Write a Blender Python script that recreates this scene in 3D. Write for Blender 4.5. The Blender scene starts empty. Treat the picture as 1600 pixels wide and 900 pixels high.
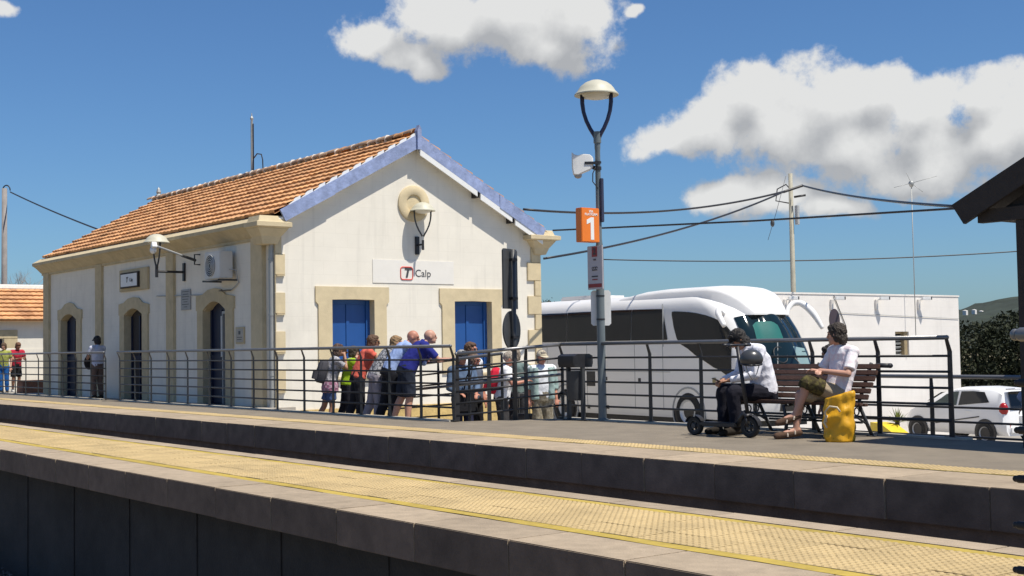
import bpy, math, random
from math import sin, cos, pi, radians, sqrt, atan2
from mathutils import Vector, Matrix, noise
random.seed(7)
S = bpy.context.scene
COL = S.collection

# ------------------------------------------------------------------ camera
CF = Vector((-0.7925495, 0.60812014, 0.04533418))
CR = Vector((0.60808847, 0.79370652, -0.01607416))
CU = Vector((0.04575705, -0.01482762, 0.99884255))
EYE = Vector((0, 0, 1.12))
FPX = 2031.3
cam = bpy.data.cameras.new('camera')
cam.sensor_width = 36; cam.lens = 36*FPX/1600; cam.clip_start = 0.05; cam.clip_end = 6000
co = bpy.data.objects.new('camera', cam); COL.objects.link(co)
m = Matrix((CR, CU, -CF)).transposed().to_4x4(); m.translation = EYE
co.matrix_world = m
S.camera = co

def ray(x, y): return CF + CR*((x-800)/FPX) - CU*((y-450)/FPX)
def at_d(x, y, D): return EYE + ray(x, y)*D                    # a point D metres down the view axis
def at_y(x, y, Y): d = ray(x, y); return EYE + d*(Y/d.y)       # on the wall plane Y
def at_x(x, y, X): d = ray(x, y); return EYE + d*(X/d.x)       # on the wall plane X
def at_z(x, y, z): d = ray(x, y); return EYE + d*((z-EYE.z)/d.z)

# ------------------------------------------------------------------ light
SUN_EL, SUN_AZ = radians(64), radians(72)      # azimuth from +Y towards +X
sdir = Vector((cos(SUN_EL)*sin(SUN_AZ), cos(SUN_EL)*cos(SUN_AZ), sin(SUN_EL)))
sl = bpy.data.lights.new('sun', 'SUN'); sl.energy = 4.6; sl.angle = radians(0.5); sl.color = (1, 0.935, 0.825)
so = bpy.data.objects.new('sun', sl); COL.objects.link(so)
so.rotation_euler = sdir.to_track_quat('Z', 'Y').to_euler()
S.view_settings.view_transform = 'Standard'; S.view_settings.look = 'None'
S.view_settings.exposure = 0.35; S.view_settings.gamma = 1

W = bpy.data.worlds.new('World'); S.world = W; W.use_nodes = True
SKY_STRENGTH = 0.058
def make_world():
    nt = W.node_tree; N = nt.nodes; L = nt.links; N.clear()
    def mth(tree, op, a, b=None, c=None, clamp=False):
        n = tree.nodes.new('ShaderNodeMath'); n.operation = op; n.use_clamp = clamp
        for i, v in enumerate((a, b, c)):
            if v is None: continue
            if isinstance(v, (int, float)): n.inputs[i].default_value = v
            else: tree.links.new(v, n.inputs[i])
        return n.outputs[0]
    # density of the cumulus field as a function of direction
    g = bpy.data.node_groups.new('cumulus', 'ShaderNodeTree')
    g.interface.new_socket('Dir', in_out='INPUT', socket_type='NodeSocketVector')
    g.interface.new_socket('Density', in_out='OUTPUT', socket_type='NodeSocketFloat')
    gi = g.nodes.new('NodeGroupInput'); go = g.nodes.new('NodeGroupOutput')
    sx = g.nodes.new('ShaderNodeSeparateXYZ'); g.links.new(gi.outputs[0], sx.inputs[0])
    az = mth(g, 'MULTIPLY', mth(g, 'ARCTAN2', sx.outputs[0], sx.outputs[1]), 57.2958)
    el = mth(g, 'MULTIPLY', mth(g, 'ARCSINE', sx.outputs[2]), 57.2958)
    wn = g.nodes.new('ShaderNodeTexNoise'); wn.inputs['Scale'].default_value = 16; wn.inputs['Detail'].default_value = 4
    g.links.new(gi.outputs[0], wn.inputs['Vector'])
    ws = g.nodes.new('ShaderNodeSeparateColor'); g.links.new(wn.outputs['Color'], ws.inputs[0])
    az = mth(g, 'ADD', az, mth(g, 'MULTIPLY_ADD', ws.outputs[0], 2.6, -1.3))
    el = mth(g, 'ADD', el, mth(g, 'MULTIPLY_ADD', ws.outputs[1], 2.2, -1.1))
    blobs = []
    for (px, py, rx, ry) in ((580, 62, 62, 34), (650, 92, 60, 28), (690, 30, 110, 55), (800, 15, 120, 75), (905, 20, 85, 78), (860, 70, 90, 35), (1000, 12, 16, 10),
                             (1045, 222, 62, 34), (1120, 205, 85, 60), (1190, 150, 80, 62), (1215, 205, 110, 68), (1300, 165, 95, 70), (1370, 140, 62, 50),
                             (1330, 225, 130, 60), (1440, 200, 95, 70), (1470, 150, 60, 40), (1545, 150, 48, 40), (1560, 215, 100, 75), (1450, 262, 120, 45), (1620, 190, 80, 70),
                             (1140, 298, 66, 32), (1215, 300, 80, 36), (1300, 318, 60, 22), (-8, 12, 24, 18)):
        d = ray(px, py).normalized()
        k = 57.2958/FPX
        blobs.append((atan2(d.x, d.y)*57.2958, math.asin(d.z)*57.2958, rx*k*1.06, ry*k*1.08))
    rr = random.Random(3)
    for i in range(12):      # the same kind of sky all round
        a = -52 + 30 + 26 + i*24 + rr.uniform(-4, 4)
        blobs.append((((a+180) % 360)-180, rr.uniform(6, 34), rr.uniform(3.5, 8), rr.uniform(1.4, 2.8)))
    acc = None
    for (a, e, ra, re) in blobs:
        u = mth(g, 'MULTIPLY', mth(g, 'SUBTRACT', az, a), 1/ra)
        v = mth(g, 'MULTIPLY', mth(g, 'SUBTRACT', el, e), 1/re)
        r2 = mth(g, 'ADD', mth(g, 'MULTIPLY', u, u), mth(g, 'MULTIPLY', v, v))
        b = mth(g, 'SUBTRACT', 1.0, mth(g, 'SQRT', r2))
        acc = b if acc is None else mth(g, 'SMOOTH_MAX', acc, b, 0.55)
    nz = g.nodes.new('ShaderNodeTexNoise'); nz.inputs['Scale'].default_value = 27; nz.inputs['Detail'].default_value = 12; nz.inputs['Roughness'].default_value = 0.62
    g.links.new(gi.outputs[0], nz.inputs['Vector'])
    bil = mth(g, 'MULTIPLY_ADD', nz.outputs[0], 2.0, -1.0)
    d = mth(g, 'ADD', mth(g, 'MINIMUM', mth(g, 'ADD', acc, 0.03), 0.85), bil)
    g.links.new(d, go.inputs[0])
    g.interface.new_socket('Soft', in_out='OUTPUT', socket_type='NodeSocketFloat')
    n2 = g.nodes.new('ShaderNodeTexNoise'); n2.inputs['Scale'].default_value = 19; n2.inputs['Detail'].default_value = 2.5; n2.inputs['Roughness'].default_value = .5
    g.links.new(gi.outputs[0], n2.inputs['Vector'])
    g.links.new(mth(g, 'ADD', mth(g, 'MULTIPLY', acc, 1.1), mth(g, 'MULTIPLY_ADD', n2.outputs[0], .5, -.25)), go.inputs[1])

    tc = N.new('ShaderNodeTexCoord')
    sky = N.new('ShaderNodeTexSky'); sky.sky_type = 'NISHITA'; sky.sun_disc = False
    sky.sun_elevation = SUN_EL; sky.sun_rotation = SUN_AZ
    sky.air_density = 1.0; sky.dust_density = 0.6; sky.ozone_density = 2.2; sky.altitude = 50
    bg = N.new('ShaderNodeBackground'); bg.inputs['Strength'].default_value = SKY_STRENGTH
    tint = N.new('ShaderNodeVectorMath'); tint.operation = 'MULTIPLY'; tint.inputs[1].default_value = (0.72, 1.06, 1.44)   # clear dry mediterranean blue
    L.new(sky.outputs[0], tint.inputs[0]); L.new(tint.outputs[0], bg.inputs['Color'])
    g1 = N.new('ShaderNodeGroup'); g1.node_tree = g; L.new(tc.outputs['Generated'], g1.inputs[0])
    va = N.new('ShaderNodeVectorMath'); va.operation = 'ADD'; va.inputs[1].default_value = (0.010, 0.006, 0.026)
    L.new(tc.outputs['Generated'], va.inputs[0])
    g2 = N.new('ShaderNodeGroup'); g2.node_tree = g; L.new(va.outputs[0], g2.inputs[0])
    al = N.new('ShaderNodeMapRange'); al.interpolation_type = 'SMOOTHSTEP'
    al.inputs['From Min'].default_value = 0.0; al.inputs['From Max'].default_value = 0.46
    L.new(g1.outputs[0], al.inputs['Value'])
    # self-shading: thick cloud sunward of this direction makes it greyer
    sh = N.new('ShaderNodeMapRange'); sh.inputs['From Min'].default_value = 0.0; sh.inputs['From Max'].default_value = 1.15
    soft = mth(nt, 'MULTIPLY_ADD', g2.outputs[1], 0.40, mth(nt, 'MULTIPLY', mth(nt, 'SUBTRACT', g2.outputs[1], g1.outputs[1]), 0.85))
    L.new(mth(nt, 'MULTIPLY_ADD', mth(nt, 'SUBTRACT', g2.outputs[0], g1.outputs[0]), 0.62, mth(nt, 'ADD', soft, .30)), sh.inputs['Value'])
    cr = N.new('ShaderNodeValToRGB'); cr.color_ramp.elements[0].color = (0.79, 0.79, 0.775, 1); cr.color_ramp.elements[1].color = (0.44, 0.45, 0.465, 1)
    L.new(sh.outputs[0], cr.inputs[0])
    bc = N.new('ShaderNodeBackground'); bc.inputs['Strength'].default_value = 0.78; L.new(cr.outputs[0], bc.inputs['Color'])
    mx = N.new('ShaderNodeMixShader'); L.new(mth(nt, 'MULTIPLY', al.outputs[0], 0.96), mx.inputs[0]); L.new(bg.outputs[0], mx.inputs[1]); L.new(bc.outputs[0], mx.inputs[2])
    out = N.new('ShaderNodeOutputWorld'); L.new(mx.outputs[0], out.inputs[0])
make_world()

# ------------------------------------------------------------------ helpers: mesh builder
class MB:
    def __init__(s): s.v = []; s.f = []
    def add(s, vs, fs):
        n = len(s.v); s.v += [tuple(p) for p in vs]; s.f += [tuple(i+n for i in f) for f in fs]; return s
    def box(s, a, b):
        x0, y0, z0 = a; x1, y1, z1 = b
        if x0 > x1: x0, x1 = x1, x0
        if y0 > y1: y0, y1 = y1, y0
        if z0 > z1: z0, z1 = z1, z0
        return s.add([(x0,y0,z0),(x1,y0,z0),(x1,y1,z0),(x0,y1,z0),(x0,y0,z1),(x1,y0,z1),(x1,y1,z1),(x0,y1,z1)],
                     [(0,3,2,1),(4,5,6,7),(0,1,5,4),(1,2,6,5),(2,3,7,6),(3,0,4,7)])
    def obox(s, c, ax, ay, az):     # oriented box: centre, half-axis vectors
        c, ax, ay, az = map(Vector, (c, ax, ay, az))
        vs = [c+ax*i+ay*j+az*k for k in (-1,1) for (i,j) in ((-1,-1),(1,-1),(1,1),(-1,1))]
        return s.add(vs, [(0,3,2,1),(4,5,6,7),(0,1,5,4),(1,2,6,5),(2,3,7,6),(3,0,4,7)])
    def loft(s, rings, caps=True):
        n = len(rings[0]); b = len(s.v)
        for r in rings: s.v += [tuple(p) for p in r]
        for i in range(len(rings)-1):
            for j in range(n):
                k = (j+1) % n
                s.f.append((b+i*n+j, b+i*n+k, b+(i+1)*n+k, b+(i+1)*n+j))
        if caps:
            s.f.append(tuple(b+j for j in reversed(range(n)))); s.f.append(tuple(b+(len(rings)-1)*n+j for j in range(n)))
        return s
    def tube(s, pts, r, seg=8, caps=True):
        pts = [Vector(p) for p in pts]; rings = []; prev = None
        for i, p in enumerate(pts):
            t = (pts[min(i+1, len(pts)-1)] - pts[max(i-1, 0)]).normalized()
            if prev is None:
                a = t.cross(Vector((0,0,1)) if abs(t.z) < .9 else Vector((1,0,0))).normalized()
            else: a = (prev - t*prev.dot(t)).normalized()
            prev = a; b = t.cross(a)
            rr = r[i] if isinstance(r, (list, tuple)) else r
            rings.append([p + a*(rr*cos(2*pi*k/seg)) + b*(rr*sin(2*pi*k/seg)) for k in range(seg)])
        return s.loft(rings, caps)
    def ell(s, c, r, rot=None, nu=12, nv=8, v0=0.0, v1=pi):
        c = Vector(c); vs = []; fs = []
        for i in range(nv+1):
            t = v0+(v1-v0)*i/nv
            for j in range(nu):
                p = Vector((r[0]*sin(t)*cos(2*pi*j/nu), r[1]*sin(t)*sin(2*pi*j/nu), r[2]*cos(t)))
                if rot: p = rot @ p
                vs.append(c+p)
        for i in range(nv):
            for j in range(nu):
                k = (j+1) % nu
                fs.append((i*nu+j, (i+1)*nu+j, (i+1)*nu+k, i*nu+k))
        if v1 < pi-.01: fs.append(tuple(nv*nu+j for j in range(nu)))
        return s.add(vs, fs)
    def lathe(s, prof, c=(0,0,0), seg=24, axis='z', caps=True):
        rings = []
        for (r, h) in prof:
            ring = []
            for k in range(seg):
                a = 2*pi*k/seg
                p = (r*cos(a), r*sin(a), h)
                if axis == 'y': p = (r*cos(a), h, r*sin(a))
                if axis == 'x': p = (h, r*cos(a), r*sin(a))
                ring.append(Vector(c)+Vector(p))
            rings.append(ring)
        return s.loft(rings, caps)
    def extr(s, poly, o, u, w, n, d0, d1):   # polygon in (u,w) plane at o, extruded along n
        o, u, w, n = map(Vector, (o, u, w, n)); k = len(poly)
        a = [o+u*p[0]+w*p[1]+n*d0 for p in poly]; b = [o+u*p[0]+w*p[1]+n*d1 for p in poly]
        return s.add(a+b, [tuple(reversed(range(k))), tuple(range(k, 2*k))]+[(i, (i+1)%k, k+(i+1)%k, k+i) for i in range(k)])
    def grid(s, P):                         # P[i][j]
        n = len(P[0]); vs = [p for r in P for p in r]
        return s.add(vs, [(i*n+j, i*n+j+1, (i+1)*n+j+1, (i+1)*n+j) for i in range(len(P)-1) for j in range(n-1)])
    def mesh(s, name):
        me = bpy.data.meshes.new(name); me.from_pydata(s.v, [], s.f)
        return me
    def build(s, name, mat=None, parent=None, smooth=False, bevel=0, fix=True):
        me = s.mesh(name)
        if fix:
            import bmesh
            bm = bmesh.new(); bm.from_mesh(me)
            bmesh.ops.remove_doubles(bm, verts=bm.verts, dist=1e-5)
            bmesh.ops.recalc_face_normals(bm, faces=bm.faces)
            if bevel:
                ed = [e for e in bm.edges if len(e.link_faces) == 2 and e.calc_face_angle(0) > 0.6]
                try: bmesh.ops.bevel(bm, geom=ed, offset=bevel, segments=2, affect='EDGES', clamp_overlap=True)
                except Exception: pass
            bm.to_mesh(me); bm.free()
        return link(name, me, mat, parent, smooth)

def link(name, me, mat=None, parent=None, smooth=False):
    o = bpy.data.objects.new(name, me); COL.objects.link(o)
    if mat is not None and not me.materials: me.materials.append(mat)
    if smooth:
        me.polygons.foreach_set('use_smooth', [True]*len(me.polygons))
        if smooth == 'auto':
            try: me.set_sharp_from_angle(angle=radians(40))
            except Exception: pass
    if parent: o.parent = parent
    return o
def tag(o, label=None, cat=None, group=None, kind=None):
    if label: o['label'] = label
    if cat: o['category'] = cat
    if group: o['group'] = group
    if kind: o['kind'] = kind
    return o
def thing(name, label, cat, loc=(0,0,0), rz=0, group=None):
    o = bpy.data.objects.new(name, None); COL.objects.link(o); o.empty_display_size = .2
    o.location = loc; o.rotation_euler = (0,0,rz)
    return tag(o, label, cat, group)
def inst(src, parent, loc, rot=None, scale=None):
    c = src.copy(); COL.objects.link(c); c.parent = parent; c.location = loc
    if rot is not None: c.rotation_euler = rot
    if scale is not None: c.scale = scale
    return c
def words(text, mat, parent, o, u, w, size, name='lettering', align='CENTER', shear=0, bold=0, depth=0.002):
    cu = bpy.data.curves.new(name, 'FONT'); cu.body = text; cu.size = size; cu.align_x = align; cu.align_y = 'CENTER'; cu.shear = shear; cu.offset = bold; cu.extrude = depth
    t = bpy.data.objects.new(name, cu); COL.objects.link(t)
    me = bpy.data.meshes.new_from_object(t.evaluated_get(bpy.context.evaluated_depsgraph_get()))
    bpy.data.objects.remove(t); bpy.data.curves.remove(cu)
    u = Vector(u).normalized(); w = Vector(w).normalized(); n = u.cross(w)
    M = Matrix((u, w, n)).transposed().to_4x4(); M.translation = Vector(o)
    me.transform(M); me.materials.clear()
    return link(name, me, mat, parent)

# ------------------------------------------------------------------ materials
MATS = {}
def mat(name, col, rough=.8, var=.12, scale=6, bump=.15, bscale=None, metal=0, spec=.5, coords='Object', stain=0, fine=.5):
    if name in MATS: return MATS[name]
    M = bpy.data.materials.new(name); M.use_nodes = True; nt = M.node_tree; N = nt.nodes; L = nt.links
    b = N['Principled BSDF']; b.inputs['Roughness'].default_value = rough; b.inputs['Metallic'].default_value = metal
    b.inputs['Specular IOR Level'].default_value = spec
    tc = N.new('ShaderNodeTexCoord'); src = tc.outputs[coords]
    if coords == 'World': pass
    nz = N.new('ShaderNodeTexNoise'); nz.inputs['Scale'].default_value = scale; nz.inputs['Detail'].default_value = 7; nz.inputs['Roughness'].default_value = .62
    L.new(src, nz.inputs['Vector'])
    mp = N.new('ShaderNodeMapRange'); mp.inputs['From Min'].default_value = .28; mp.inputs['From Max'].default_value = .72
    mp.inputs['To Min'].default_value = 1-var; mp.inputs['To Max'].default_value = 1+var; L.new(nz.outputs[0], mp.inputs['Value'])
    mu = N.new('ShaderNodeVectorMath'); mu.operation = 'SCALE'; mu.inputs[0].default_value = col[:3]; L.new(mp.outputs[0], mu.inputs['Scale'])
    last = mu.outputs[0]
    if stain:
        n2 = N.new('ShaderNodeTexNoise'); n2.inputs['Scale'].default_value = scale*.23; n2.inputs['Detail'].default_value = 8; n2.inputs['Roughness'].default_value = .7
        L.new(src, n2.inputs['Vector'])
        m2 = N.new('ShaderNodeMapRange'); m2.inputs['From Min'].default_value = .5; m2.inputs['From Max'].default_value = .75; m2.inputs['To Min'].default_value = 1; m2.inputs['To Max'].default_value = 1-stain
        L.new(n2.outputs[0], m2.inputs['Value'])
        k = N.new('ShaderNodeVectorMath'); k.operation = 'SCALE'; L.new(last, k.inputs[0]); L.new(m2.outputs[0], k.inputs['Scale']); last = k.outputs[0]
    L.new(last, b.inputs['Base Color'])
    if bump:
        n3 = N.new('ShaderNodeTexNoise'); n3.inputs['Scale'].default_value = bscale or scale*8; n3.inputs['Detail'].default_value = 5
        L.new(src, n3.inputs['Vector'])
        bp = N.new('ShaderNodeBump'); bp.inputs['Strength'].default_value = bump; bp.inputs['Distance'].default_value = .02
        L.new(n3.outputs[0], bp.inputs['Height']); L.new(bp.outputs[0], b.inputs['Normal'])
    MATS[name] = M; return M
def nodes_of(M): return M.node_tree.nodes, M.node_tree.links, M.node_tree.nodes['Principled BSDF']

def wall_paint(name, col, dirt=.1):
    """lime-washed masonry: faint block courses, blotches and drips"""
    M = mat(name, col, .9, .045, 1.6, .12, 60, stain=dirt)
    N, L, b = nodes_of(M)
    tc = N.new('ShaderNodeNewGeometry')
    sp = N.new('ShaderNodeSeparateXYZ'); L.new(tc.outputs['Position'], sp.inputs[0])
    ad = N.new('ShaderNodeMath'); ad.operation = 'ADD'; L.new(sp.outputs[0], ad.inputs[0]); L.new(sp.outputs[1], ad.inputs[1])
    cb = N.new('ShaderNodeCombineXYZ'); L.new(ad.outputs[0], cb.inputs[0]); L.new(sp.outputs[2], cb.inputs[1])
    bk = N.new('ShaderNodeTexBrick'); bk.inputs['Scale'].default_value = 1; bk.inputs['Brick Width'].default_value = .62; bk.inputs['Row Height'].default_value = .31
    bk.inputs['Mortar Size'].default_value = .006; bk.inputs['Mortar Smooth'].default_value = .6
    bk.inputs['Color1'].default_value = (1,1,1,1); bk.inputs['Color2'].default_value = (.985,.985,.985,1); bk.inputs['Mortar'].default_value = (.93,.93,.92,1)
    L.new(cb.outputs[0], bk.inputs['Vector'])
    old = b.inputs['Base Color'].links[0].from_socket
    mx = N.new('ShaderNodeVectorMath'); mx.operation = 'MULTIPLY'; L.new(old, mx.inputs[0]); L.new(bk.outputs['Color'], mx.inputs[1])
    # streaks running down from the top
    st = N.new('ShaderNodeTexNoise'); st.inputs['Scale'].default_value = 1; st.inputs['Detail'].default_value = 5
    mpn = N.new('ShaderNodeMapping'); mpn.inputs['Scale'].default_value = (5, 5, .35); L.new(tc.outputs['Position'], mpn.inputs[0]); L.new(mpn.outputs[0], st.inputs['Vector'])
    mr = N.new('ShaderNodeMapRange'); mr.inputs['From Min'].default_value = .55; mr.inputs['From Max'].default_value = .8; mr.inputs['To Min'].default_value = 1; mr.inputs['To Max'].default_value = 1-dirt
    L.new(st.outputs[0], mr.inputs['Value'])
    m2 = N.new('ShaderNodeVectorMath'); m2.operation = 'SCALE'; L.new(mx.outputs[0], m2.inputs[0]); L.new(mr.outputs[0], m2.inputs['Scale'])
    L.new(m2.outputs[0], b.inputs['Base Color'])
    return M

m_wall = wall_paint('white_masonry_paint', (.77, .728, .635), .15)
m_wall2 = wall_paint('warehouse_paint', (.75, .715, .67), .07)
m_tan = mat('tan_stone_trim', (.60, .50, .32), .88, .10, 4, .2, 40, stain=.15)
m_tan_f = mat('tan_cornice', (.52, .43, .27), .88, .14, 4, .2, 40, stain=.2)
m_plinth = mat('yellow_stone_plinth', (.55, .40, .16), .9, .25, 5, .5, 18, stain=.3)
m_mortar = mat('white_mortar', (.64, .59, .53), .95, .15, 14, .6, 30)
m_blue = mat('blue_shutter_paint', (.012, .075, .27), .45, .08, 3, .05)
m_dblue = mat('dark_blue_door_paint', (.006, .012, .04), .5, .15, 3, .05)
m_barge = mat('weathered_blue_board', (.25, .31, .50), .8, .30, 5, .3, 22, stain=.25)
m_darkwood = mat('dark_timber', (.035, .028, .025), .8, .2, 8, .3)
m_rail = mat('grey_painted_steel', (.045, .044, .045), .42, .12, 9, .05, metal=.35)
m_railtop = mat('worn_handrail_steel', (.20, .20, .205), .34, .12, 9, .05, metal=.5)
m_pole = mat('green_grey_pole_paint', (.13, .155, .165), .4, .08, 6, .04)
m_dome = mat('lamp_dome_paint', (.50, .48, .38), .5, .06, 8, .03)
m_blk = mat('black_paint', (.02, .02, .023), .45, .2, 8, .05)
m_dkblue = mat('dark_blue_arm_paint', (.012, .018, .06), .45, .1, 8, .03)
m_white = mat('white_plastic', (.78, .78, .76), .4, .05, 8, .03)
m_grey = mat('grey_plastic', (.35, .36, .36), .5, .1, 8, .05)
m_zinc = mat('zinc_pipe', (.36, .37, .36), .5, .12, 5, .05, metal=.3)
m_asph = mat('platform_asphalt', (.208, .174, .130), .9, .17, 2.2, .5, 140, stain=.24)
m_cop = mat('coping_concrete', (.375, .295, .205), .9, .13, 9, .4, 90, stain=.18)
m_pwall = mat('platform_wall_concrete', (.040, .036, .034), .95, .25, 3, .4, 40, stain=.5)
m_ytile = mat('yellow_tactile_tile', (.475, .352, .170), .75, .09, 30, .15, 120, coords='Object')
m_yline = mat('yellow_line_paint', (.48, .345, .055), .6, .14, 9, .15, 60, stain=.3)
m_kerb = mat('pale_kerb_concrete', (.42, .39, .33), .9, .12, 8, .3)
m_yard = mat('yard_concrete', (.34, .31, .265), .95, .14, 1.2, .3, 60, stain=.2)
m_ground = mat('dry_ground', (.20, .17, .10), 1, .3, .5, .4, 9, stain=.3)
m_ballast = mat('ballast_stone', (.13, .115, .105), .95, .4, 12, .8, 30)
m_steel = mat('rail_steel', (.18, .13, .10), .45, .2, 8, .1, metal=.7)
m_sleeper = mat('concrete_sleeper', (.28, .26, .24), .9, .15, 6, .3)
m_orange = mat('orange_sign', (.80, .20, .02), .4, .04, 5, .0)
m_paper = mat('sign_white', (.72, .72, .72), .45, .04, 5, 0)
m_red = mat('sign_red', (.30, .045, .045), .45, .06, 5, 0)
m_ink = mat('dark_grey_ink', (.06, .06, .065), .5, .05, 5, 0)
m_yel = mat('yellow_kerb_paint', (.72, .52, .02), .6, .1, 9, .1)

def roof_tile_mat(name, col):
    M = mat(name, col, .88, .20, 9, .35, 60)
    N, L, b = nodes_of(M)
    oi = N.new('ShaderNodeObjectInfo'); ge = N.new('ShaderNodeNewGeometry')
    ad = N.new('ShaderNodeMath'); ad.operation = 'ADD'; L.new(oi.outputs['Random'], ad.inputs[0]); L.new(ge.outputs['Random Per Island'], ad.inputs[1])
    fr = N.new('ShaderNodeMath'); fr.operation = 'FRACT'; L.new(ad.outputs[0], fr.inputs[0])
    cr = N.new('ShaderNodeValToRGB'); e = cr.color_ramp.elements
    e[0].color = (.66, .58, .52, 1); e[1].color = (1.22, 1.16, 1.0, 1)
    x = e.new(.12); x.color = (.9, .86, .84, 1); x = e.new(.8); x.color = (1.08, 1.05, .98, 1)
    L.new(fr.outputs[0], cr.inputs[0])
    # lichen and soot blotches that ignore tile borders
    n = N.new('ShaderNodeTexNoise'); n.inputs['Scale'].default_value = 1.1; n.inputs['Detail'].default_value = 8; L.new(ge.outputs['Position'], n.inputs['Vector'])
    mr = N.new('ShaderNodeMapRange'); mr.inputs['From Min'].default_value = .48; mr.inputs['From Max'].default_value = .72; mr.inputs['To Min'].default_value = 1; mr.inputs['To Max'].default_value = .62; L.new(n.outputs[0], mr.inputs['Value'])
    old = b.inputs['Base Color'].links[0].from_socket
    v = N.new('ShaderNodeVectorMath'); v.operation = 'MULTIPLY'; L.new(old, v.inputs[0]); L.new(cr.outputs[0], v.inputs[1])
    v2 = N.new('ShaderNodeVectorMath'); v2.operation = 'SCALE'; L.new(v.outputs[0], v2.inputs[0]); L.new(mr.outputs[0], v2.inputs['Scale'])
    L.new(v2.outputs[0], b.inputs['Base Color'])
    return M
m_tile = roof_tile_mat('clay_roof_tile', (.60, .325, .155))

def per_piece(M, lo, hi, dirt):
    N, L, b = nodes_of(M); oi = N.new('ShaderNodeObjectInfo'); ge = N.new('ShaderNodeNewGeometry')
    mr = N.new('ShaderNodeMapRange'); mr.inputs['To Min'].default_value = lo; mr.inputs['To Max'].default_value = hi; L.new(oi.outputs['Random'], mr.inputs['Value'])
    n = N.new('ShaderNodeTexNoise'); n.inputs['Scale'].default_value = 1.7; n.inputs['Detail'].default_value = 8; n.inputs['Roughness'].default_value = .7; L.new(ge.outputs['Position'], n.inputs['Vector'])
    m2 = N.new('ShaderNodeMapRange'); m2.inputs['From Min'].default_value = .46; m2.inputs['From Max'].default_value = .74; m2.inputs['To Min'].default_value = 1; m2.inputs['To Max'].default_value = 1-dirt; L.new(n.outputs[0], m2.inputs['Value'])
    k = N.new('ShaderNodeMath'); k.operation = 'MULTIPLY'; L.new(mr.outputs[0], k.inputs[0]); L.new(m2.outputs[0], k.inputs[1])
    old = b.inputs['Base Color'].links[0].from_socket
    v = N.new('ShaderNodeVectorMath'); v.operation = 'SCALE'; L.new(old, v.inputs[0]); L.new(k.outputs[0], v.inputs['Scale']); L.new(v.outputs[0], b.inputs['Base Color'])
per_piece(m_ytile, .90, 1.07, .30); per_piece(m_cop, .90, 1.08, .28); per_piece(m_yline, 1, 1, .4)
def glass_mat(name, col, rough=.06):
    M = mat(name, col, rough, .1, 1.5, 0, spec=.4); return M
m_bglass = glass_mat('black_coach_glass', (.012, .013, .015))
m_wglass = glass_mat('dark_green_windscreen', (.006, .015, .019), .04)
m_buswhite = mat('white_coach_paint', (.80, .79, .77), .28, .03, 1.2, 0, spec=.5)
m_carwhite = mat('white_car_paint', (.78, .78, .78), .2, .02, 2, 0)
m_tyre = mat('tyre_rubber', (.02, .02, .02), .85, .2, 20, .2)
m_alloy = mat('alloy_wheel', (.62, .63, .64), .4, .1, 10, 0, metal=.3)
m_wood = mat('brown_bench_wood', (.078, .038, .025), .6, .25, 14, .25, 40)
m_iron = mat('dark_cast_iron', (.045, .047, .05), .5, .15, 12, .1)

# ------------------------------------------------------------------ ground, track, platforms
mb = MB()
ys = [(-4000, -1.72), (10.2, -1.72), (10.9, -.70), (17.5, -.70), (38, -2.19), (60, -2.4), (900, -2.4), (4000, -2.4)]
xs = [-4000, -600, -120, -40, 0, 40, 4000]
mb.grid([[(x, y, z) for x in xs] for (y, z) in ys])
tag(mb.build('ground', m_ground), kind='structure')
mb = MB()
ys = [(11.46, -.66), (17.5, -.66)]+[(17.5+i*2.05, -.66-1.49*i/10) for i in range(1, 11)]+[(60, -2.36)]
mb.grid([[(x, y, z) for x in (-46, -30, -15, 0, 22)] for (y, z) in ys])
tag(mb.build('station_yard', m_yard), kind='structure')

def track(y0, z0):
    r = bpy.data.objects.new('railway_track', None); COL.objects.link(r); tag(r, kind='structure'); r.location.z = z0
    b = MB(); n = 40
    b.grid([[(x, y0+dy, -1.0+dz) for (dy, dz) in ((-1.7, -.1), (-1.1, .0), (-.3, .02), (.3, .02), (1.1, 0), (1.7, -.1))] for x in (-80, -40, -20, -10, 0, 12)])
    b.build('ballast_bed', m_ballast, r)
    for s in (-.5, .5):
        q = MB(); q.extr([(-.06,0),(.06,0),(.06,.012),(.012,.03),(.012,.10),(.034,.11),(.034,.14),(-.034,.14),(-.034,.11),(-.012,.10),(-.012,.03),(-.06,.012)], (0, y0+s, -.955), (0,1,0), (0,0,1), (1,0,0), -80, 12)
        q.build('rail', m_steel, r)
    b0 = MB(); b0.box((-.11, -.95, -.1), (.11, .95, .04)); s0 = b0.build('sleeper', m_sleeper, r); s0.location = (-.3, y0, -.985)
    for i in range(1, 70): inst(s0, r, (-.3-i*.6, y0, -.985))
    return r
track(7.65, 0); track(2.9, -.54)
# loose stones at the foot of the near wall
rs = random.Random(5); mb = MB()
for i in range(2600):
    c = Vector((rs.uniform(-17, -3), rs.choice((rs.uniform(1.0, 4.8), rs.uniform(3.6, 4.8))), -1.52+rs.uniform(0, .03))); r0 = rs.uniform(.018, .04)
    vs = [c+Vector((rs.uniform(.6,1.2)*r0*a, rs.uniform(.6,1.2)*r0*bb, rs.uniform(.5,1)*r0*cc)) for (a,bb,cc) in ((1,0,0),(-1,0,0),(0,1,0),(0,-1,0),(0,0,1),(0,0,-1))]
    mb.add(vs, [(0,2,4),(2,1,4),(1,3,4),(3,0,4),(2,0,5),(1,2,5),(3,1,5),(0,3,5)])
tag(mb.build('ballast_stones', m_ballast, fix=False), kind='stuff')

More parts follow.
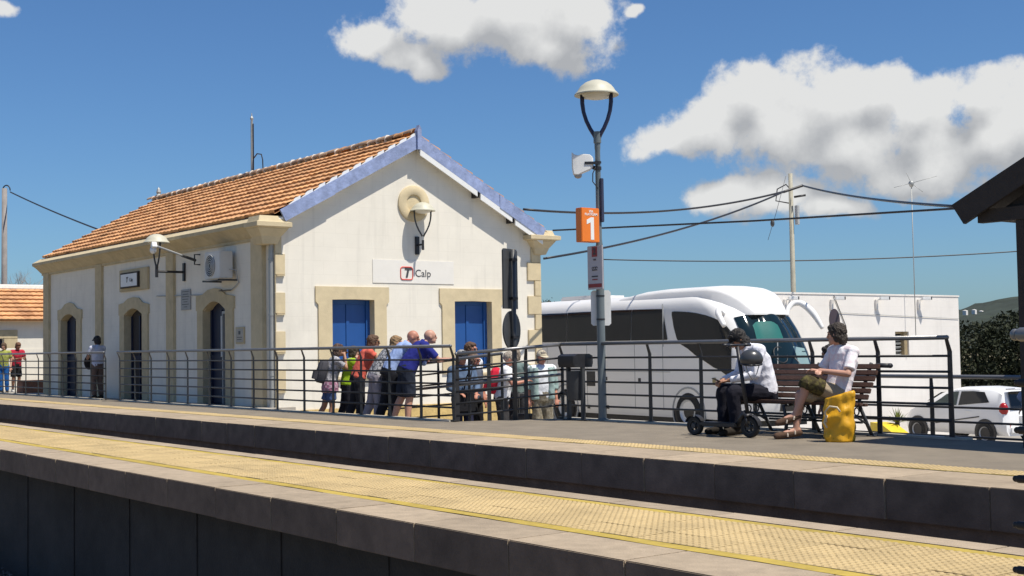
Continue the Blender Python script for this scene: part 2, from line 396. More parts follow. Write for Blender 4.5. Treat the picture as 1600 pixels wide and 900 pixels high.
# tactile tile: 6 x 6 truncated domes
def tactile_mesh(w):
    b = MB(); h = w/2-.003
    b.box((-h,-h,-.03), (h,h,0)); n = 6; p = w/n
    for i in range(n):
        for j in range(n):
            cx, cy = -w/2+p*(i+.5), -w/2+p*(j+.5)
            b.loft([[(cx+r*cos(k*pi/3), cy+r*sin(k*pi/3), z) for k in range(6)] for (r, z) in ((p*.42, -.001), (p*.27, .0052))])
    return b
def jitter_joint_tile(b, name): return b

m_copf = mat('shade_toned_coping', (.165, .115, .085), .95, .22, 5, .4, 60, stain=.35)
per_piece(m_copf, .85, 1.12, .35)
def shade_faces(o):                       # side and bottom faces get a darker colour, their shade painted in
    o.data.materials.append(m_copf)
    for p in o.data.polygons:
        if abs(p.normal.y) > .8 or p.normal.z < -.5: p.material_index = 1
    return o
isl = bpy.data.objects.new('near_platform', None); COL.objects.link(isl); tag(isl, kind='structure')
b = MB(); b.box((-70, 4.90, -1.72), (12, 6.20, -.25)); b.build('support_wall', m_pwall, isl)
b = MB(); b.box((-70, 5.075, -.27), (12, 6.20, -.012)); b.build('deck', m_cop, isl)
# panel joints on the wall below the coping
bj = MB(); bj.box((-.012, 4.888, -1.7), (.012, 4.91, -.3)); j0 = bj.build('wall_rib', m_pwall, isl); j0.location = (-3, 0, 0)
for i in range(1, 14): inst(j0, isl, (-3-i*1.62, 0, 0))
bc = MB(); bc.box((-.4975, 4.61, -.25), (.4975, 5.07, 0)); c0 = shade_faces(bc.build('coping_slab', m_cop, isl, bevel=.005)); c0.location = (-1.58, 0, 0)
for i in range(1, 27):
    c = inst(c0, isl, (-1.58-i*1.0, random.uniform(-.003, .003), random.uniform(-.002, .002)))
b = MB(); b.box((-70, 4.61, -.25), (-28.09, 5.07, 0)); b.box((-1.07, 4.61, -.25), (12, 5.07, 0)); tag(shade_faces(b.build('coping_run', m_cop, isl)), kind='stuff')
bc = MB(); bc.box((-.4975, 6.205, -.25), (.4975, 6.43, 0)); c0 = shade_faces(bc.build('coping_slab', m_cop, isl, bevel=.005)); c0.location = (-1.5, 0, 0)
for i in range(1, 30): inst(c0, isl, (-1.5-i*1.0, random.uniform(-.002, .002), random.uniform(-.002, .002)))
b = MB(); b.box((-70, 6.205, -.25), (-31.01, 6.43, 0)); b.box((-.99, 6.205, -.25), (12, 6.43, 0)); tag(shade_faces(b.build('coping_run', m_cop, isl)), kind='stuff')
for (y0, y1) in ((5.085, 5.195), (6.105, 6.195)):
    b = MB(); n = 160; z = .004
    b.grid([[(x, y0+.006*sin(x*5.1)+random.uniform(-.004,.004), z-.006), (x, y1+.006*sin(x*3.7)+random.uniform(-.004,.004), z-.006)] for x in [-60+62*i/n for i in range(n+1)]])
    b.build('yellow_line', m_yline, isl)
t0 = tactile_mesh(.30).build('tactile_tile', m_ytile, isl, fix=False); t0.location = (-2.2, 5.35, .0)
k = 0
for i in range(76):
    for j in range(3):
        if i == 0 and j == 0: continue
        inst(t0, isl, (-2.2-i*.30+random.uniform(-.0015,.0015), 5.35+j*.30, random.uniform(-.003, .002)), (random.uniform(-.004,.004), random.uniform(-.004,.004), 0))
b = MB(); b.box((-60, 5.2, -.02), (-24.86, 6.1, .003)); b.build('tactile_run', m_ytile, isl)

plat = bpy.data.objects.new('station_platform', None); COL.objects.link(plat); tag(plat, kind='structure')
poly = [(-70, 9.74), (12, 9.74), (12, 13.02), (-15.58, 13.02), (-16.32, 11.46), (-70, 11.46)]
b = MB(); b.extr(poly, (0,0,0), (1,0,0), (0,1,0), (0,0,1), -1.3, -.002); b.build('paved_surface', m_asph, plat)
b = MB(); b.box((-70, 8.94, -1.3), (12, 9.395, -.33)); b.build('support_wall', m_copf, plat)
bc = MB(); bc.box((-.4725, 8.88, -.33), (.4725, 9.735, 0)); c0 = shade_faces(bc.build('coping_slab', m_cop, plat, bevel=.005)); c0.location = (-1.4, 0, 0)
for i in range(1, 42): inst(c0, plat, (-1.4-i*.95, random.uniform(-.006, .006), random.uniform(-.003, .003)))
b = MB(); b.box((-70, 8.88, -.33), (-40.85, 9.735, 0)); b.box((-.9, 8.88, -.33), (12, 9.735, 0)); tag(shade_faces(b.build('coping_run', m_cop, plat)), kind='stuff')
t1 = tactile_mesh(.34).build('tactile_tile', m_ytile, plat, fix=False); t1.location = (-4.0, 9.93, .003)
for i in range(1, 110): inst(t1, plat, (-4.0-i*.342, 9.93+random.uniform(-.002,.002), .003+random.uniform(-.002, .002)))
b = MB()
for i in range(60):
    x = -60+i*.95; b.box((x, 9.742, .001), (x+.9, 9.757, .0035))
b.build('yellow_line', m_yline, plat)
b = MB(); b.box((-70, 11.47, -1.0), (-25.2, 13.4, -.10)); tag(b.build('station_walkway', m_yard), kind='structure')
b = MB(); b.extr([(-25.19, -1.0), (-16.0, -1.0), (-16.0, -.045), (-17.5, -.14), (-24.6, -.64), (-25.19, -.64)], (0,11.475,0), (1,0,0), (0,0,1), (0,1,0), 0, 1.2)
tag(b.build('access_ramp', m_yard), kind='structure')
b = MB(); b.box((-70, 11.29, -.05), (-31.2, 11.45, .022)); b.box((-30.0, 11.29, -.05), (-16.34, 11.45, .022)); b.box((-15.5, 12.86, -.05), (-8.5, 13.01, .022))
b.build('railing_kerb', m_kerb, plat)

# ------------------------------------------------------------------ station building
X1, X0, Y0, Y1, YM = -25.371, -40.64, 13.0, 20.36, 16.60
ZE, ZR, PITCH = 4.02, 6.13, .545
st = thing('station_building', 'white station house with orange tiled gable roof and blue barge boards', 'building', (-33, 16.7, 0))
ST = Vector((-33, 16.7, 0))
class SM(MB):     # builder whose coordinates are given in the world and stored relative to the building
    def build(s, name, mat=None, parent=None, smooth=False, bevel=0, fix=True, base=None):
        base = ST if base is None else base
        s.v = [(p[0]-base.x, p[1]-base.y, p[2]-base.z) for p in s.v]
        return MB.build(s, name, mat, parent, smooth, bevel, fix)

def arch(u0, u1, zs, za, n=8):
    c = (u0+u1)/2; h = (u1-u0)/2
    return [(u0+(u1-u0)*i/n, zs+(za-zs)*(1-((u0+(u1-u0)*i/n-c)/h)**2)) for i in range(n+1)]
def wall(b, P, umin, umax, zlo, ztop, openings, depth, extra=(), rb=None):
    """vertical wall in strips with openings (u0,u1,sill,spring,apex); P(u,z,d) gives the point, d inward"""
    rb = rb or {o: b for o in openings}
    us = sorted(set([umin, umax]+list(extra)+[q[0] for o in openings for q in arch(*o[:2], o[3], o[4])]))
    def top(o, u):
        c = (o[0]+o[1])/2; h = (o[1]-o[0])/2; return o[3]+(o[4]-o[3])*(1-((u-c)/h)**2)
    for a, c in zip(us, us[1:]):
        o = next((o for o in openings if a >= o[0]-1e-6 and c <= o[1]+1e-6), None)
        zl = zlo(a), zlo(c)
        if o is None: b.add([P(a,zl[0],0), P(c,zl[1],0), P(c,ztop(c),0), P(a,ztop(a),0)], [(0,1,2,3)])
        else:
            if o[2] > zl[0]: b.add([P(a,zl[0],0), P(c,zl[1],0), P(c,o[2],0), P(a,o[2],0)], [(0,1,2,3)])
            b.add([P(a,top(o,a),0), P(c,top(o,c),0), P(c,ztop(c),0), P(a,ztop(a),0)], [(0,1,2,3)])
            rb[o].add([P(a,top(o,a),0), P(c,top(o,c),0), P(c,top(o,c),depth), P(a,top(o,a),depth)], [(0,1,2,3)])
    for o in openings:
        for u in o[:2]: rb[o].add([P(u,o[2],0), P(u,o[3],0), P(u,o[3],depth), P(u,o[2],depth)], [(0,1,2,3)])
        b.add([P(o[0],o[2],0), P(o[1],o[2],0), P(o[1],o[2],depth), P(o[0],o[2],depth)], [(0,1,2,3)])

PF = lambda u, z, d: (u, Y0+d, z)
PG = lambda u, z, d: (X1-d, u, z)
doors = [(-39.11, -37.77, -.1, 2.12, 2.30), (-34.01, -32.76, -.1, 2.12, 2.30), (-28.98, -27.75, -.1, 2.08, 2.30)]
wins = [(14.40, 15.49, .62, 2.238, 2.25), (17.715, 18.81, .62, 2.225, 2.238)]
ztop_g = lambda u: 5.93 - PITCH*abs(u-YM)
b = SM(); rv = {o: SM() for o in doors}; wall(b, PF, X0, X1, lambda u: -.6, lambda u: 4.0, doors, .18, (), rv); b.build('facade_wall', m_wall, st); [q.build('door_reveal', m_tan_f, st) for q in rv.values()]
b = SM(); rv = {o: SM() for o in wins}; wall(b, PG, Y0, Y1, lambda u: -.9, ztop_g, wins, .26, (YM,), rv); b.build('gable_wall', m_wall, st); [q.build('window_reveal', m_tan, st) for q in rv.values()]
b = SM()
b.add([(X0,Y0,-.6),(X0,Y1,-.6),(X0,Y1,4),(X0,YM,5.93),(X0,Y0,4)], [(0,1,2,3,4)])
b.add([(X0,Y1,-.9),(X1,Y1,-.9),(X1,Y1,4),(X0,Y1,4)], [(0,1,2,3)])
b.build('rear_wall', m_wall, st)
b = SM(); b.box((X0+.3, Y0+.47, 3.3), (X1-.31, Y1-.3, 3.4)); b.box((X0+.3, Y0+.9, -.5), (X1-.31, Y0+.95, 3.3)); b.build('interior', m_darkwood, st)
# plinth along the gable foot
b = SM(); b.box((X1, Y0+.02, -.9), (X1+.05, Y1-.02, -.18)); b.build('plinth', m_plinth, st, bevel=.01)

def surround(o, top_pts, P, proud, m, name):
    """band round an opening; top_pts = outer outline (u,z) left to right"""
    b = SM(); u0, u1, sill, zs, za = o
    ul, ur = top_pts[0][0], top_pts[-1][0]
    def outer(u):
        for (a, c) in zip(top_pts, top_pts[1:]):
            if a[0]-1e-6 <= u <= c[0]+1e-6: t = (u-a[0])/max(c[0]-a[0], 1e-6); return a[1]+(c[1]-a[1])*t
        return top_pts[-1][1]
    def pr(q): b.add([P(*p, -proud) for p in q]+[P(*p, .0015) for p in q], [tuple(range(len(q)))]+[(i,(i+1)%len(q),len(q)+(i+1)%len(q),len(q)+i) for i in range(len(q))])
    A = arch(u0, u1, zs, za)
    pr([(ul+.06, sill), (u0, sill), (u0, zs+.02), (ul+.06, zs+.02)]); pr([(u1, sill), (ur-.06, sill), (ur-.06, zs+.02), (u1, zs+.02)])
    us = sorted(set([a[0] for a in A]+[p[0] for p in top_pts]+[u0, u1]))
    def inner(u):
        if u <= u0 or u >= u1: return zs+.02
        c = (u0+u1)/2; h = (u1-u0)/2; return zs+(za-zs)*(1-((u-c)/h)**2)
    for a, c in zip(us, us[1:]):
        pr([(a, inner(a)), (c, inner(c)), (c, outer(c)), (a, outer(a))])
    return b.build(name, m, st)
outs = [[(-39.40,2.44),(-39.05,2.47),(-38.75,2.60),(-38.40,2.645),(-38.05,2.60),(-37.75,2.46),(-37.33,2.40)],
        [(-34.40,2.44),(-34.05,2.47),(-33.75,2.57),(-33.36,2.60),(-33.0,2.57),(-32.75,2.44),(-32.32,2.38)],
        [(-29.36,2.46),(-29.0,2.48),(-28.7,2.58),(-28.34,2.61),(-28.0,2.57),(-27.75,2.44),(-27.30,2.38)]]
for o, tp in zip(doors, outs): surround(o, tp, PF, .045, m_tan_f, 'door_surround')
for o, (ul, ur) in zip(wins, ((13.985, 15.885), (17.29, 19.17))):
    b = SM(); P = PG; u0, u1, sill, zs, za = o
    def pr(q):
        b.add([P(*p, -.04) for p in q]+[P(*p, .0015) for p in q], [tuple(range(len(q)))]+[(i,(i+1)%len(q),len(q)+(i+1)%len(q),len(q)+i) for i in range(len(q))])
    pr([(ul, 2.53), (ul, 2.20), (ul+.07, 2.12), (ul+.07, sill-.1), (u0, sill-.1), (u0, zs), ((u0+u1)/2, za), (u1, zs), (u1, sill-.1), (ur-.07, sill-.1), (ur-.07, 2.12), (ur, 2.20), (ur, 2.53)])
    b.build('window_surround', m_tan, st)
    b = SM(); b.box((X1-.05, u0-.1, sill-.16), (X1+.09, u1+.1, sill-.10)); b.build('window_sill', m_tan, st, bevel=.008)
    um = (u0+u1)/2
    w = SM(); w.box((X1-.25, u0, sill), (X1-.20, u0+.05, za+.0)); w.box((X1-.25, u1-.10, sill), (X1-.17, u1, za)); w.box((X1-.25, u0+.05, 2.15), (X1-.20, u1-.10, za))
    wf = w.build('window_frame', m_blue, st)
    for (a, c) in ((u0+.052, um-.07), (um+.02, u1-.102)):
        s = SM(); s.box((X1-.24, a, sill), (X1-.205, c, 2.148)); s.build('shutter', m_blue, st, bevel=.004)
    s = SM(); s.box((X1-.24, um-.069, sill), (X1-.185, um+.019, 2.148)); s.build('shutter_stile', m_blue, st, bevel=.006)
# doors deep in their openings, leaf folded back against the right-hand side
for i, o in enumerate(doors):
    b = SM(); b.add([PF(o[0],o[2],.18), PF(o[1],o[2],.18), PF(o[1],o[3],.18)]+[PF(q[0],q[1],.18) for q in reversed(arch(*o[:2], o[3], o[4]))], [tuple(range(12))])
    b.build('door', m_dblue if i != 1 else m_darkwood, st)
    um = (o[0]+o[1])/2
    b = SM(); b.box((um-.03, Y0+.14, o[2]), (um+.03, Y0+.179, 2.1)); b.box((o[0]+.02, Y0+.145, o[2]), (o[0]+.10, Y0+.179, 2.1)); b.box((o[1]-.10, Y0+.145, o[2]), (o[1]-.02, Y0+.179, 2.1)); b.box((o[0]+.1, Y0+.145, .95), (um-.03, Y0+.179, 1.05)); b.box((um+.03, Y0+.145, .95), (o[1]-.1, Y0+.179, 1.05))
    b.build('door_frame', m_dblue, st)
b = SM(); b.box((-28.14, Y0+.06, -.1), (-28.10, Y0+.12, 2.06)); b.box((-28.099, Y0+.06, 2.0), (-27.78, Y0+.12, 2.06)); b.build('door_light_frame', m_grey, st)
b = SM(); b.box((-28.135, Y0+.03, 1.0), (-28.11, Y0+.059, 1.95)); b.build('door_handle_strip', m_white, st)
# pilasters and corner stones of the facade
for (u0, u1) in ((-40.66, -40.14), (-36.14, -35.64), (-31.12, -30.65)):
    b = SM(); b.box((u0, Y0-.07, -.3), (u1, Y0+.02, 3.62)); b.build('pilaster', m_tan_f, st, bevel=.01)
b = SM(); b.box((-26.32, Y0-.10, -.3), (-25.76, Y0+.02, 3.62)); b.build('pilaster', m_tan, st, bevel=.01)
# quoins on the gable
for side in (0, 1):
    z = 3.22; k = 0
    while z > -.5:
        h = .455 if k % 2 == 0 else .385
        w = .42 if k % 2 == 0 else .20
        b = SM(); 
        ya, yb = (Y0+.0, Y0+w-.18) if side == 0 else (Y1-w, Y1)
        b.box((X1-.02, ya, z-h), (X1+.045, yb, z-.004)); b.build('quoin', m_tan, st, bevel=.008)
        if k % 2 == 0 and side == 0:
            b = SM(); b.box((X1+.0, ya+.02, z-h-.028), (X1+.075, yb-.02, z-h-.004)); b.build('quoin_ledge', m_tan_f, st)
        z -= h; k += 1
    b = SM(); b.box((X1-.02, (Y0 if side == 0 else Y1-.30), 3.22), (X1+.04, (Y0+.16 if side == 0 else Y1), 3.6)); b.build('quoin', m_tan, st, bevel=.008)
# cornice along the eaves and the returned corner blocks
prof = [(13.02,3.56),(12.95,3.56),(12.95,3.62),(12.90,3.66),(12.82,3.74),(12.72,3.82),(12.66,3.85),(12.66,3.93),(12.72,3.965),(12.92,4.075),(13.02,4.10)]
b = SM(); b.extr(prof, (0,0,0), (0,1,0), (0,0,1), (1,0,0), -40.86, -25.62); b.build('cornice', m_tan_f, st)
for (ya, yb) in ((12.44, 13.28), (19.84, 20.80)):
    b = SM(); yc = (ya+yb)/2; c = X1-.02
    def ring(h, e, z): return [(c-.30, yc-h, z), (c+e, yc-h, z), (c+e, yc+h, z), (c-.30, yc+h, z)]
    b.loft([ring(.18, .10, 3.42), ring(.24, .16, 3.58), ring(.36, .27, 3.74), ring(.36, .27, 3.76), ring((yb-ya)/2, .34, 3.78), ring((yb-ya)/2, .34, 3.88), ring(.34, .26, 3.90), ring(.30, .22, 4.02)])
    b.build('corner_block', m_tan, st, bevel=.006)
# downpipes
for (y, x) in ((Y0-.03, X1-.08), (Y1+.02, X1-.10)):
    b = SM(); b.tube([(x, y, -.5), (x, y, 3.3), (x+.02, y, 3.55)], .06, 10)
    d = b.build('downpipe', m_zinc, st, 'auto')
    for z in (.6, 1.9, 3.1):
        b = SM(); b.lathe([(.068, z-.02), (.068, z+.02)], (x, y, 0), 12); b.build('pipe_clip', m_zinc, d, base=Vector(ST))
# roof
rf = SM()
ye = 12.92
rf.add([(X0-.02, ye, ZR-PITCH*(YM-ye)-.06), (X1+.22, ye, ZR-PITCH*(YM-ye)-.06), (X1+.22, YM, ZR-.06), (X0-.02, YM, ZR-.06), (X1+.22, 20.45, ZR-PITCH*(20.45-YM)-.06), (X0-.02, 20.45, ZR-PITCH*(20.45-YM)-.06)],
       [(0,1,2,3), (3,2,4,5)])
roof = rf.build('roof', m_tile, st)
ang = math.atan(PITCH); SL = (YM-ye)/cos(ang)
NC, NR = 64, 12; TW = (X1+.20-(X0-.0))/NC; TL = SL/NR
def tile_geo():
    b = MB(); n = 7; xs = [i/(n-1) for i in range(n)]
    hz = [0.003, .006, .015, .019, .015, .006, .0]
    l = TL+.03
    top0 = [((x-.5)*TW*.985, 0, .062+h) for x, h in zip(xs, hz)]
    top1 = [((x-.5)*TW*.985, l, .006+h) for x, h in zip(xs, hz)]
    bot0 = [((x-.5)*TW*.985, .004, .004) for x in xs]
    b.grid([bot0, top0, top1])
    return b
tb = tile_geo(); tm = tb.mesh('roof_tile'); tm.materials.append(m_tile)
rest = MB(); cnt = 0
Rx = Matrix.Rotation(ang, 4, 'X')
for c in range(NC):
    for r in range(NR):
        x = X1+.20-TW*(c+.5); y = ye + r*TL*cos(ang); z = ZR-PITCH*(YM-ye)+r*TL*sin(ang)-.045
        jx, jz, ja = random.uniform(-.006, .006), random.uniform(0, .012), random.uniform(-.014, .014)
        if c < 25:
            o = bpy.data.objects.new('roof_tile', tm); COL.objects.link(o); o.parent = roof
            o.location = (x-ST.x+jx, y-ST.y, z+jz); o.rotation_euler = (ang+ja, random.uniform(-.02,.02), ja)
        else:
            M = Matrix.Translation((x-ST.x+jx, y-ST.y, z+jz)) @ Matrix.Rotation(ang+ja, 4, 'X') @ Matrix.Rotation(ja, 4, 'Z')
            rest.add([M @ Vector(p) for p in tb.v], tb.f)
tag(rest.build('roof_tiles_beyond', m_tile, roof, fix=False), kind='stuff')
# rear slope courses
b = SM()
for r in range(NR):
    y = YM+.02+r*.31; b.extr([(0, ZR-PITCH*(y-YM)+.0), (.32, ZR-PITCH*(y+.32-YM)+.035), (.32, ZR-PITCH*(y+.32-YM)-.0), (0, ZR-PITCH*(y-YM)-.04)], (0, y, 0), (0,1,0), (0,0,1), (1,0,0), X0-.0, X1+.2)
tag(b.build('rear_tile_courses', m_tile, roof), kind='stuff')
def ridge_geo():
    b = MB(); n = 8
    for_r = [[(x, (r)*cos(pi*k/n), (r)*sin(pi*k/n)*.9) for k in range(n+1)] for (x, r) in ((0, .125), (.43, .105))]
    b.grid(for_r); b.grid([[(0, .125*cos(pi*k/n), .1125*sin(pi*k/n)) for k in range(n+1)], [(0, .10*cos(pi*k/n), .09*sin(pi*k/n)) for k in range(n+1)]])
    return b
rg = ridge_geo().mesh('ridge_tile'); rg.materials.append(m_tile)
m_ridge = roof_tile_mat('mossy_ridge_tile', (.42, .29, .20))
rg2 = rg.copy(); rg2.materials.clear(); rg2.materials.append(m_ridge)
x = X1+.15; i = 0
while x > X0-.3:
    o = bpy.data.objects.new('ridge_tile', rg if random.random() < .25 else rg2); COL.objects.link(o); o.parent = roof
    o.location = (x-ST.x, YM-ST.y+random.uniform(-.01,.01), ZR+.0+random.uniform(0,.02)); o.rotation_euler = (0, random.uniform(-.03, .03), pi+random.uniform(-.03,.03))
    if i > 2 and random.random() < .85:
        q = MB(); q.ell((0,0,0), (random.uniform(.03,.08), random.uniform(.10,.133), random.uniform(.09,.115)), nu=10, nv=6)
        for kk in range(len(q.v)): q.v[kk] = tuple(Vector(q.v[kk])*(1+.25*noise.noise(Vector(q.v[kk])*18+Vector((i,0,0)))))
        w = q.build('ridge_mortar', m_mortar, roof, True); w.location = (x-ST.x, YM-ST.y, ZR+.02)
    x -= .40; i += 1
# barge boards, soffits and the finial post
def board(ysign, y_end, name):
    b = SM(); xo = X1+.26
    za = 6.10; L_ = abs(y_end-YM)
    cut = lambda t: .13 if t == 1.0 else 0
    for (t0, t1, dz) in ((.012, .62, 0), (.622, 1.0, .012)):
        a0, a1 = L_*t0, L_*t1
        b.add([(xo+dz, YM+ysign*a0, za-PITCH*a0-.325), (xo+dz, YM+ysign*(a1-cut(t1)), za-PITCH*(a1-cut(t1))-.31), (xo+dz, YM+ysign*a1, za-PITCH*a1), (xo+dz, YM+ysign*a0, za-PITCH*a0),
               (xo-.035, YM+ysign*a0, za-PITCH*a0-.325), (xo-.035, YM+ysign*(a1-cut(t1)), za-PITCH*(a1-cut(t1))-.31), (xo-.035, YM+ysign*a1, za-PITCH*a1), (xo-.035, YM+ysign*a0, za-PITCH*a0)],
              [(0,1,2,3), (7,6,5,4), (0,4,5,1), (1,5,6,2), (2,6,7,3), (3,7,4,0)])
    return b.build(name, m_barge, st)
board(-1, 13.02, 'barge_board'); board(1, 20.36, 'barge_board')
b = SM(); b.extr([(-.055,5.74),(.055,5.74),(.055,6.22),(.0,6.31),(-.055,6.17)], (X1+.18,YM,0), (0,1,0), (0,0,1), (1,0,0), 0, .13); b.build('finial_post', m_barge, st)
for s in (-1, 1):
    b = SM(); L_ = 3.72
    for (t0, t1) in ((.04, .45), (.475, .73), (.755, 1.0)):
        a0, a1 = L_*t0, L_*t1
        zz = lambda a: 5.92-PITCH*a
        b.add([(X1-.01, YM+s*a0, zz(a0)-.10), (X1+.222, YM+s*a0, zz(a0)-.13), (X1+.222, YM+s*a1, zz(a1)-.13), (X1-.01, YM+s*a1, zz(a1)-.10),
               (X1-.01, YM+s*a0, zz(a0)), (X1+.222, YM+s*a0, zz(a0)), (X1+.222, YM+s*a1, zz(a1)), (X1-.01, YM+s*a1, zz(a1))], [(0,1,2,3),(7,6,5,4),(0,4,5,1),(1,5,6,2),(2,6,7,3),(3,7,4,0)])
    b.build('soffit', m_white, st)
    if s > 0:
        for (t0, t1) in ((.012, .45), (.475, .73), (.755, .985)):
            a0, a1 = L_*t0, L_*t1; w = SM()
            w.add([(x, YM+a, 6.10-PITCH*a-dz) for x in (X1+.258, X1+.224) for (a, dz) in ((a0,.20),(a1,.20),(a1,.445),(a0,.465))], [(0,1,2,3),(7,6,5,4),(0,4,5,1),(1,5,6,2),(2,6,7,3),(3,7,4,0)])
            w.build('white_fascia', m_white, st)
    for t in ((.4625, .7425) if s > 0 else ()):
        b = SM(); a = L_*t; b.obox((X1+.1, YM+s*a, 5.74-PITCH*a), (.115,0,0), (0,.045,0), (0,0,.08))
        b.build('purlin_end', m_darkwood, st)
# white verge mortar stepping up beside the tiles
b = SM()
for r in range(1, NR):
    a0, a1 = SL*(r+.12)/NR, SL*(r+1)/NR
    y0_, y1_ = ye+a0*cos(ang), ye+a1*cos(ang); z0_, z1_ = ZR-PITCH*(YM-y0_), ZR-PITCH*(YM-y1_)
    b.add([(X1+.15,y0_,z0_-.02),(X1+.222,y0_,z0_-.03),(X1+.222,y1_,z1_+.035),(X1+.05,y1_,z1_+.03),(X1+.12,y0_,z0_-.1),(X1+.222,y0_,z0_-.1),(X1+.222,y1_,z1_-.1),(X1+.02,y1_,z1_-.1)], [(0,1,2,3),(7,6,5,4),(0,4,5,1),(1,5,6,2),(2,6,7,3),(3,7,4,0)])
b.build('verge_mortar', m_white, roof)
# round ornament
b = SM(); b.lathe([(.205, 0), (.205, .042), (.215, .05), (.415, .05), (.425, .042), (.425, 0)], (X1, 16.60, 4.50), 40, 'x', False); 
b.v = b.v
b.build('round_ornament', m_tan, st, 'auto')
b = SM(); b.lathe([(.21, 0), (.21, .012), (.001, .014)], (X1, 16.60, 4.50), 32, 'x'); b.build('ornament_disc', m_tan, st)
# station name board on the gable: white panel, T mark, Calp
b = SM(); b.box((X1, 15.47, 2.63), (X1+.014, 17.72, 3.17)); pn = b.build('name_board', mat('name_board_white', (.765,.735,.675), .5, .03, 5, 0), st, bevel=.004)
xo = X1+.018-ST.x
def rel(y, z, dx=0): return (xo+dx, y-ST.y, z)
q = MB()
cy, cz, hw, r_ = 16.385-ST.y, 2.865, .165, .06
pts = []
for (sx_, sz_, a0) in ((-1,-1,pi), (1,-1,1.5*pi), (1,1,0), (-1,1,.5*pi)):
    for kk in range(5):
        a = a0+kk*pi/8; pts.append((xo, cy+sx_*(hw-r_)+r_*cos(a), cz+sz_*(hw-r_*1.0-.02)+r_*sin(a)))
pts.append(pts[0])
q.tube(pts, .014, 6); q.build('logo_frame', mat('logo_red', (.62,.09,.07), .5, .05), pn)
words('T', m_ink, pn, rel(16.385, 2.87, .004), (0,1,0), (0,0,1), .30, 'logo_letter', shear=.25, bold=.012)
words('Calp', m_ink, pn, rel(16.84, 2.865), (0,1,0), (0,0,1), .24)
# wall lamps ------------------------------------------------------------------
def dome_lamp_parts(t, c, r, axis, k=1.0):
    """mushroom lamp: dome, glass and the two curved arms that meet below at c-(0,0,drop)"""
    cx, cy, cz = c
    b = MB(); b.lathe([(.001, .68*r), (.25*r, .65*r), (.50*r, .55*r), (.70*r, .40*r), (.80*r, .27*r), (.86*r, .16*r), (r, .02*r), (r, -.03*r), (.86*r, .02*r), (.62*r, .04*r)], c, 32); b.build('lamp_dome', m_dome, t, 'auto')
    b = MB(); b.lathe([(.66*r, .03*r), (.62*r, -.06*r), (.45*r, -.16*r), (.2*r, -.21*r), (.001, -.22*r)], c, 28); b.build('lamp_glass', mat('opal_glass', (.62,.60,.52), .3, .03, 4, 0), t, 'auto')
    ax = Vector(axis).normalized()
    for s in (-1, 1):
        pts = [Vector(c)+ax*(s*.66*r*w)+Vector((0,0,-h*r)) for (w, h) in ((1.0, -.02), (1.0, .35), (.92, .75), (.74, 1.15), (.48, 1.52), (.22, 1.80), (.08, 1.98))]
        b = MB(); b.tube(pts, [.028*k, .028*k, .026*k, .026*k, .026*k, .028*k, .03*k], 8); b.build('lamp_arm', m_dkblue if k > .9 else m_iron, t, True)
g = thing('wall_lamp', 'mushroom wall lamp bracketed on the sunlit gable above the station name', 'lamp', (X1, 16.68, 3.53))
b = MB(); b.box((0, -.05, -.22), (.05, .05, .20)); b.build('wall_plate', m_blk, g, bevel=.005)
b = MB(); b.tube([(.05,0,.0), (.27,0,.0)], .022, 8); b.tube([(.27,0,-.13), (.27,0,.10)], .028, 8); b.build('bracket_arm', m_blk, g)
dome_lamp_parts(g, (.27, 0, .78), .30, (.3,.95,0), .7)
g = thing('wall_lamp', 'mushroom wall lamp on a long bracket on the shaded platform facade', 'lamp', (-30.09, Y0, 3.08))
b = MB(); b.box((-.05, -.05, -.22), (.05, 0, .22)); b.build('wall_plate', m_blk, g, bevel=.005)
b = MB(); b.tube([(0,-.05,0), (0,-.72,0)], .03, 8); b.tube([(0,-.72,-.14), (0,-.72,.16)], .04, 8); b.build('bracket_arm', m_blk, g)
dome_lamp_parts(g, (0, -.72, .70), .31, (1,0,0), .8)
# items fixed to the facade ----------------------------------------------------
g = thing('security_camera', 'white security camera on a long grey arm reaching out from the facade', 'camera', (-29.2, Y0, 3.33))
b = MB(); b.tube([(0,0,.12), (0,-.14,.12), (.0,-.14,-.12), (0,0,-.12)], .018, 6); b.build('arm_mount', m_blk, g)
tip = at_y(243, 384, Y0-1.35) - Vector((-29.2, Y0, 3.33))
b = MB(); b.tube([(0,-.12,-.02), tuple(Vector((0,-.12,-.02)).lerp(tip, .35))], .035, 8); b.build('arm_sleeve', m_iron, g)
b = MB(); b.tube([tuple(Vector((0,-.12,-.02)).lerp(tip, .3)), tuple(tip)], .026, 8); b.build('camera_arm', m_grey, g)
b = MB(); b.obox(tip+Vector((-.02,-.03,.0)), (.09,-.02,.03), (.0,.06,.0), (-.02,0,.06)); b.ell(tip+Vector((-.05,-.04,-.1)), (.075,.075,.085)); b.build('camera_body', m_white, g, bevel=.01)
g = thing('air_conditioner', 'white air conditioner outdoor unit bracketed high on the shaded facade', 'air conditioner', (-27.6, Y0, 3.08))
b = MB(); b.box((-.42, -.42, -.30), (.40, -.10, .32)); b.build('casing', mat('ac_casing', (.62,.61,.58), .45, .05, 6, .03), g, bevel=.012)
b = MB(); b.lathe([(.25, -.424), (.25, -.432), (.02, -.436)], (-.10, 0, .0), 24, 'y'); b.build('fan_disc', m_blk, g)
b = MB()
for r_ in (.06,.11,.16,.21,.25): b.tube([(-.10+r_*cos(2*pi*k/24), -.438, r_*sin(2*pi*k/24)) for k in range(25)], .005, 5)
b.build('fan_grille', m_white, g)
b = MB(); b.box((-.45, -.46, -.36), (-.41, 0, -.32)); b.box((.38, -.46, -.36), (.42, 0, -.32)); b.box((-.45, -.46, -.36), (.42, -.43, -.335)); b.build('shelf_bracket', m_iron, g)
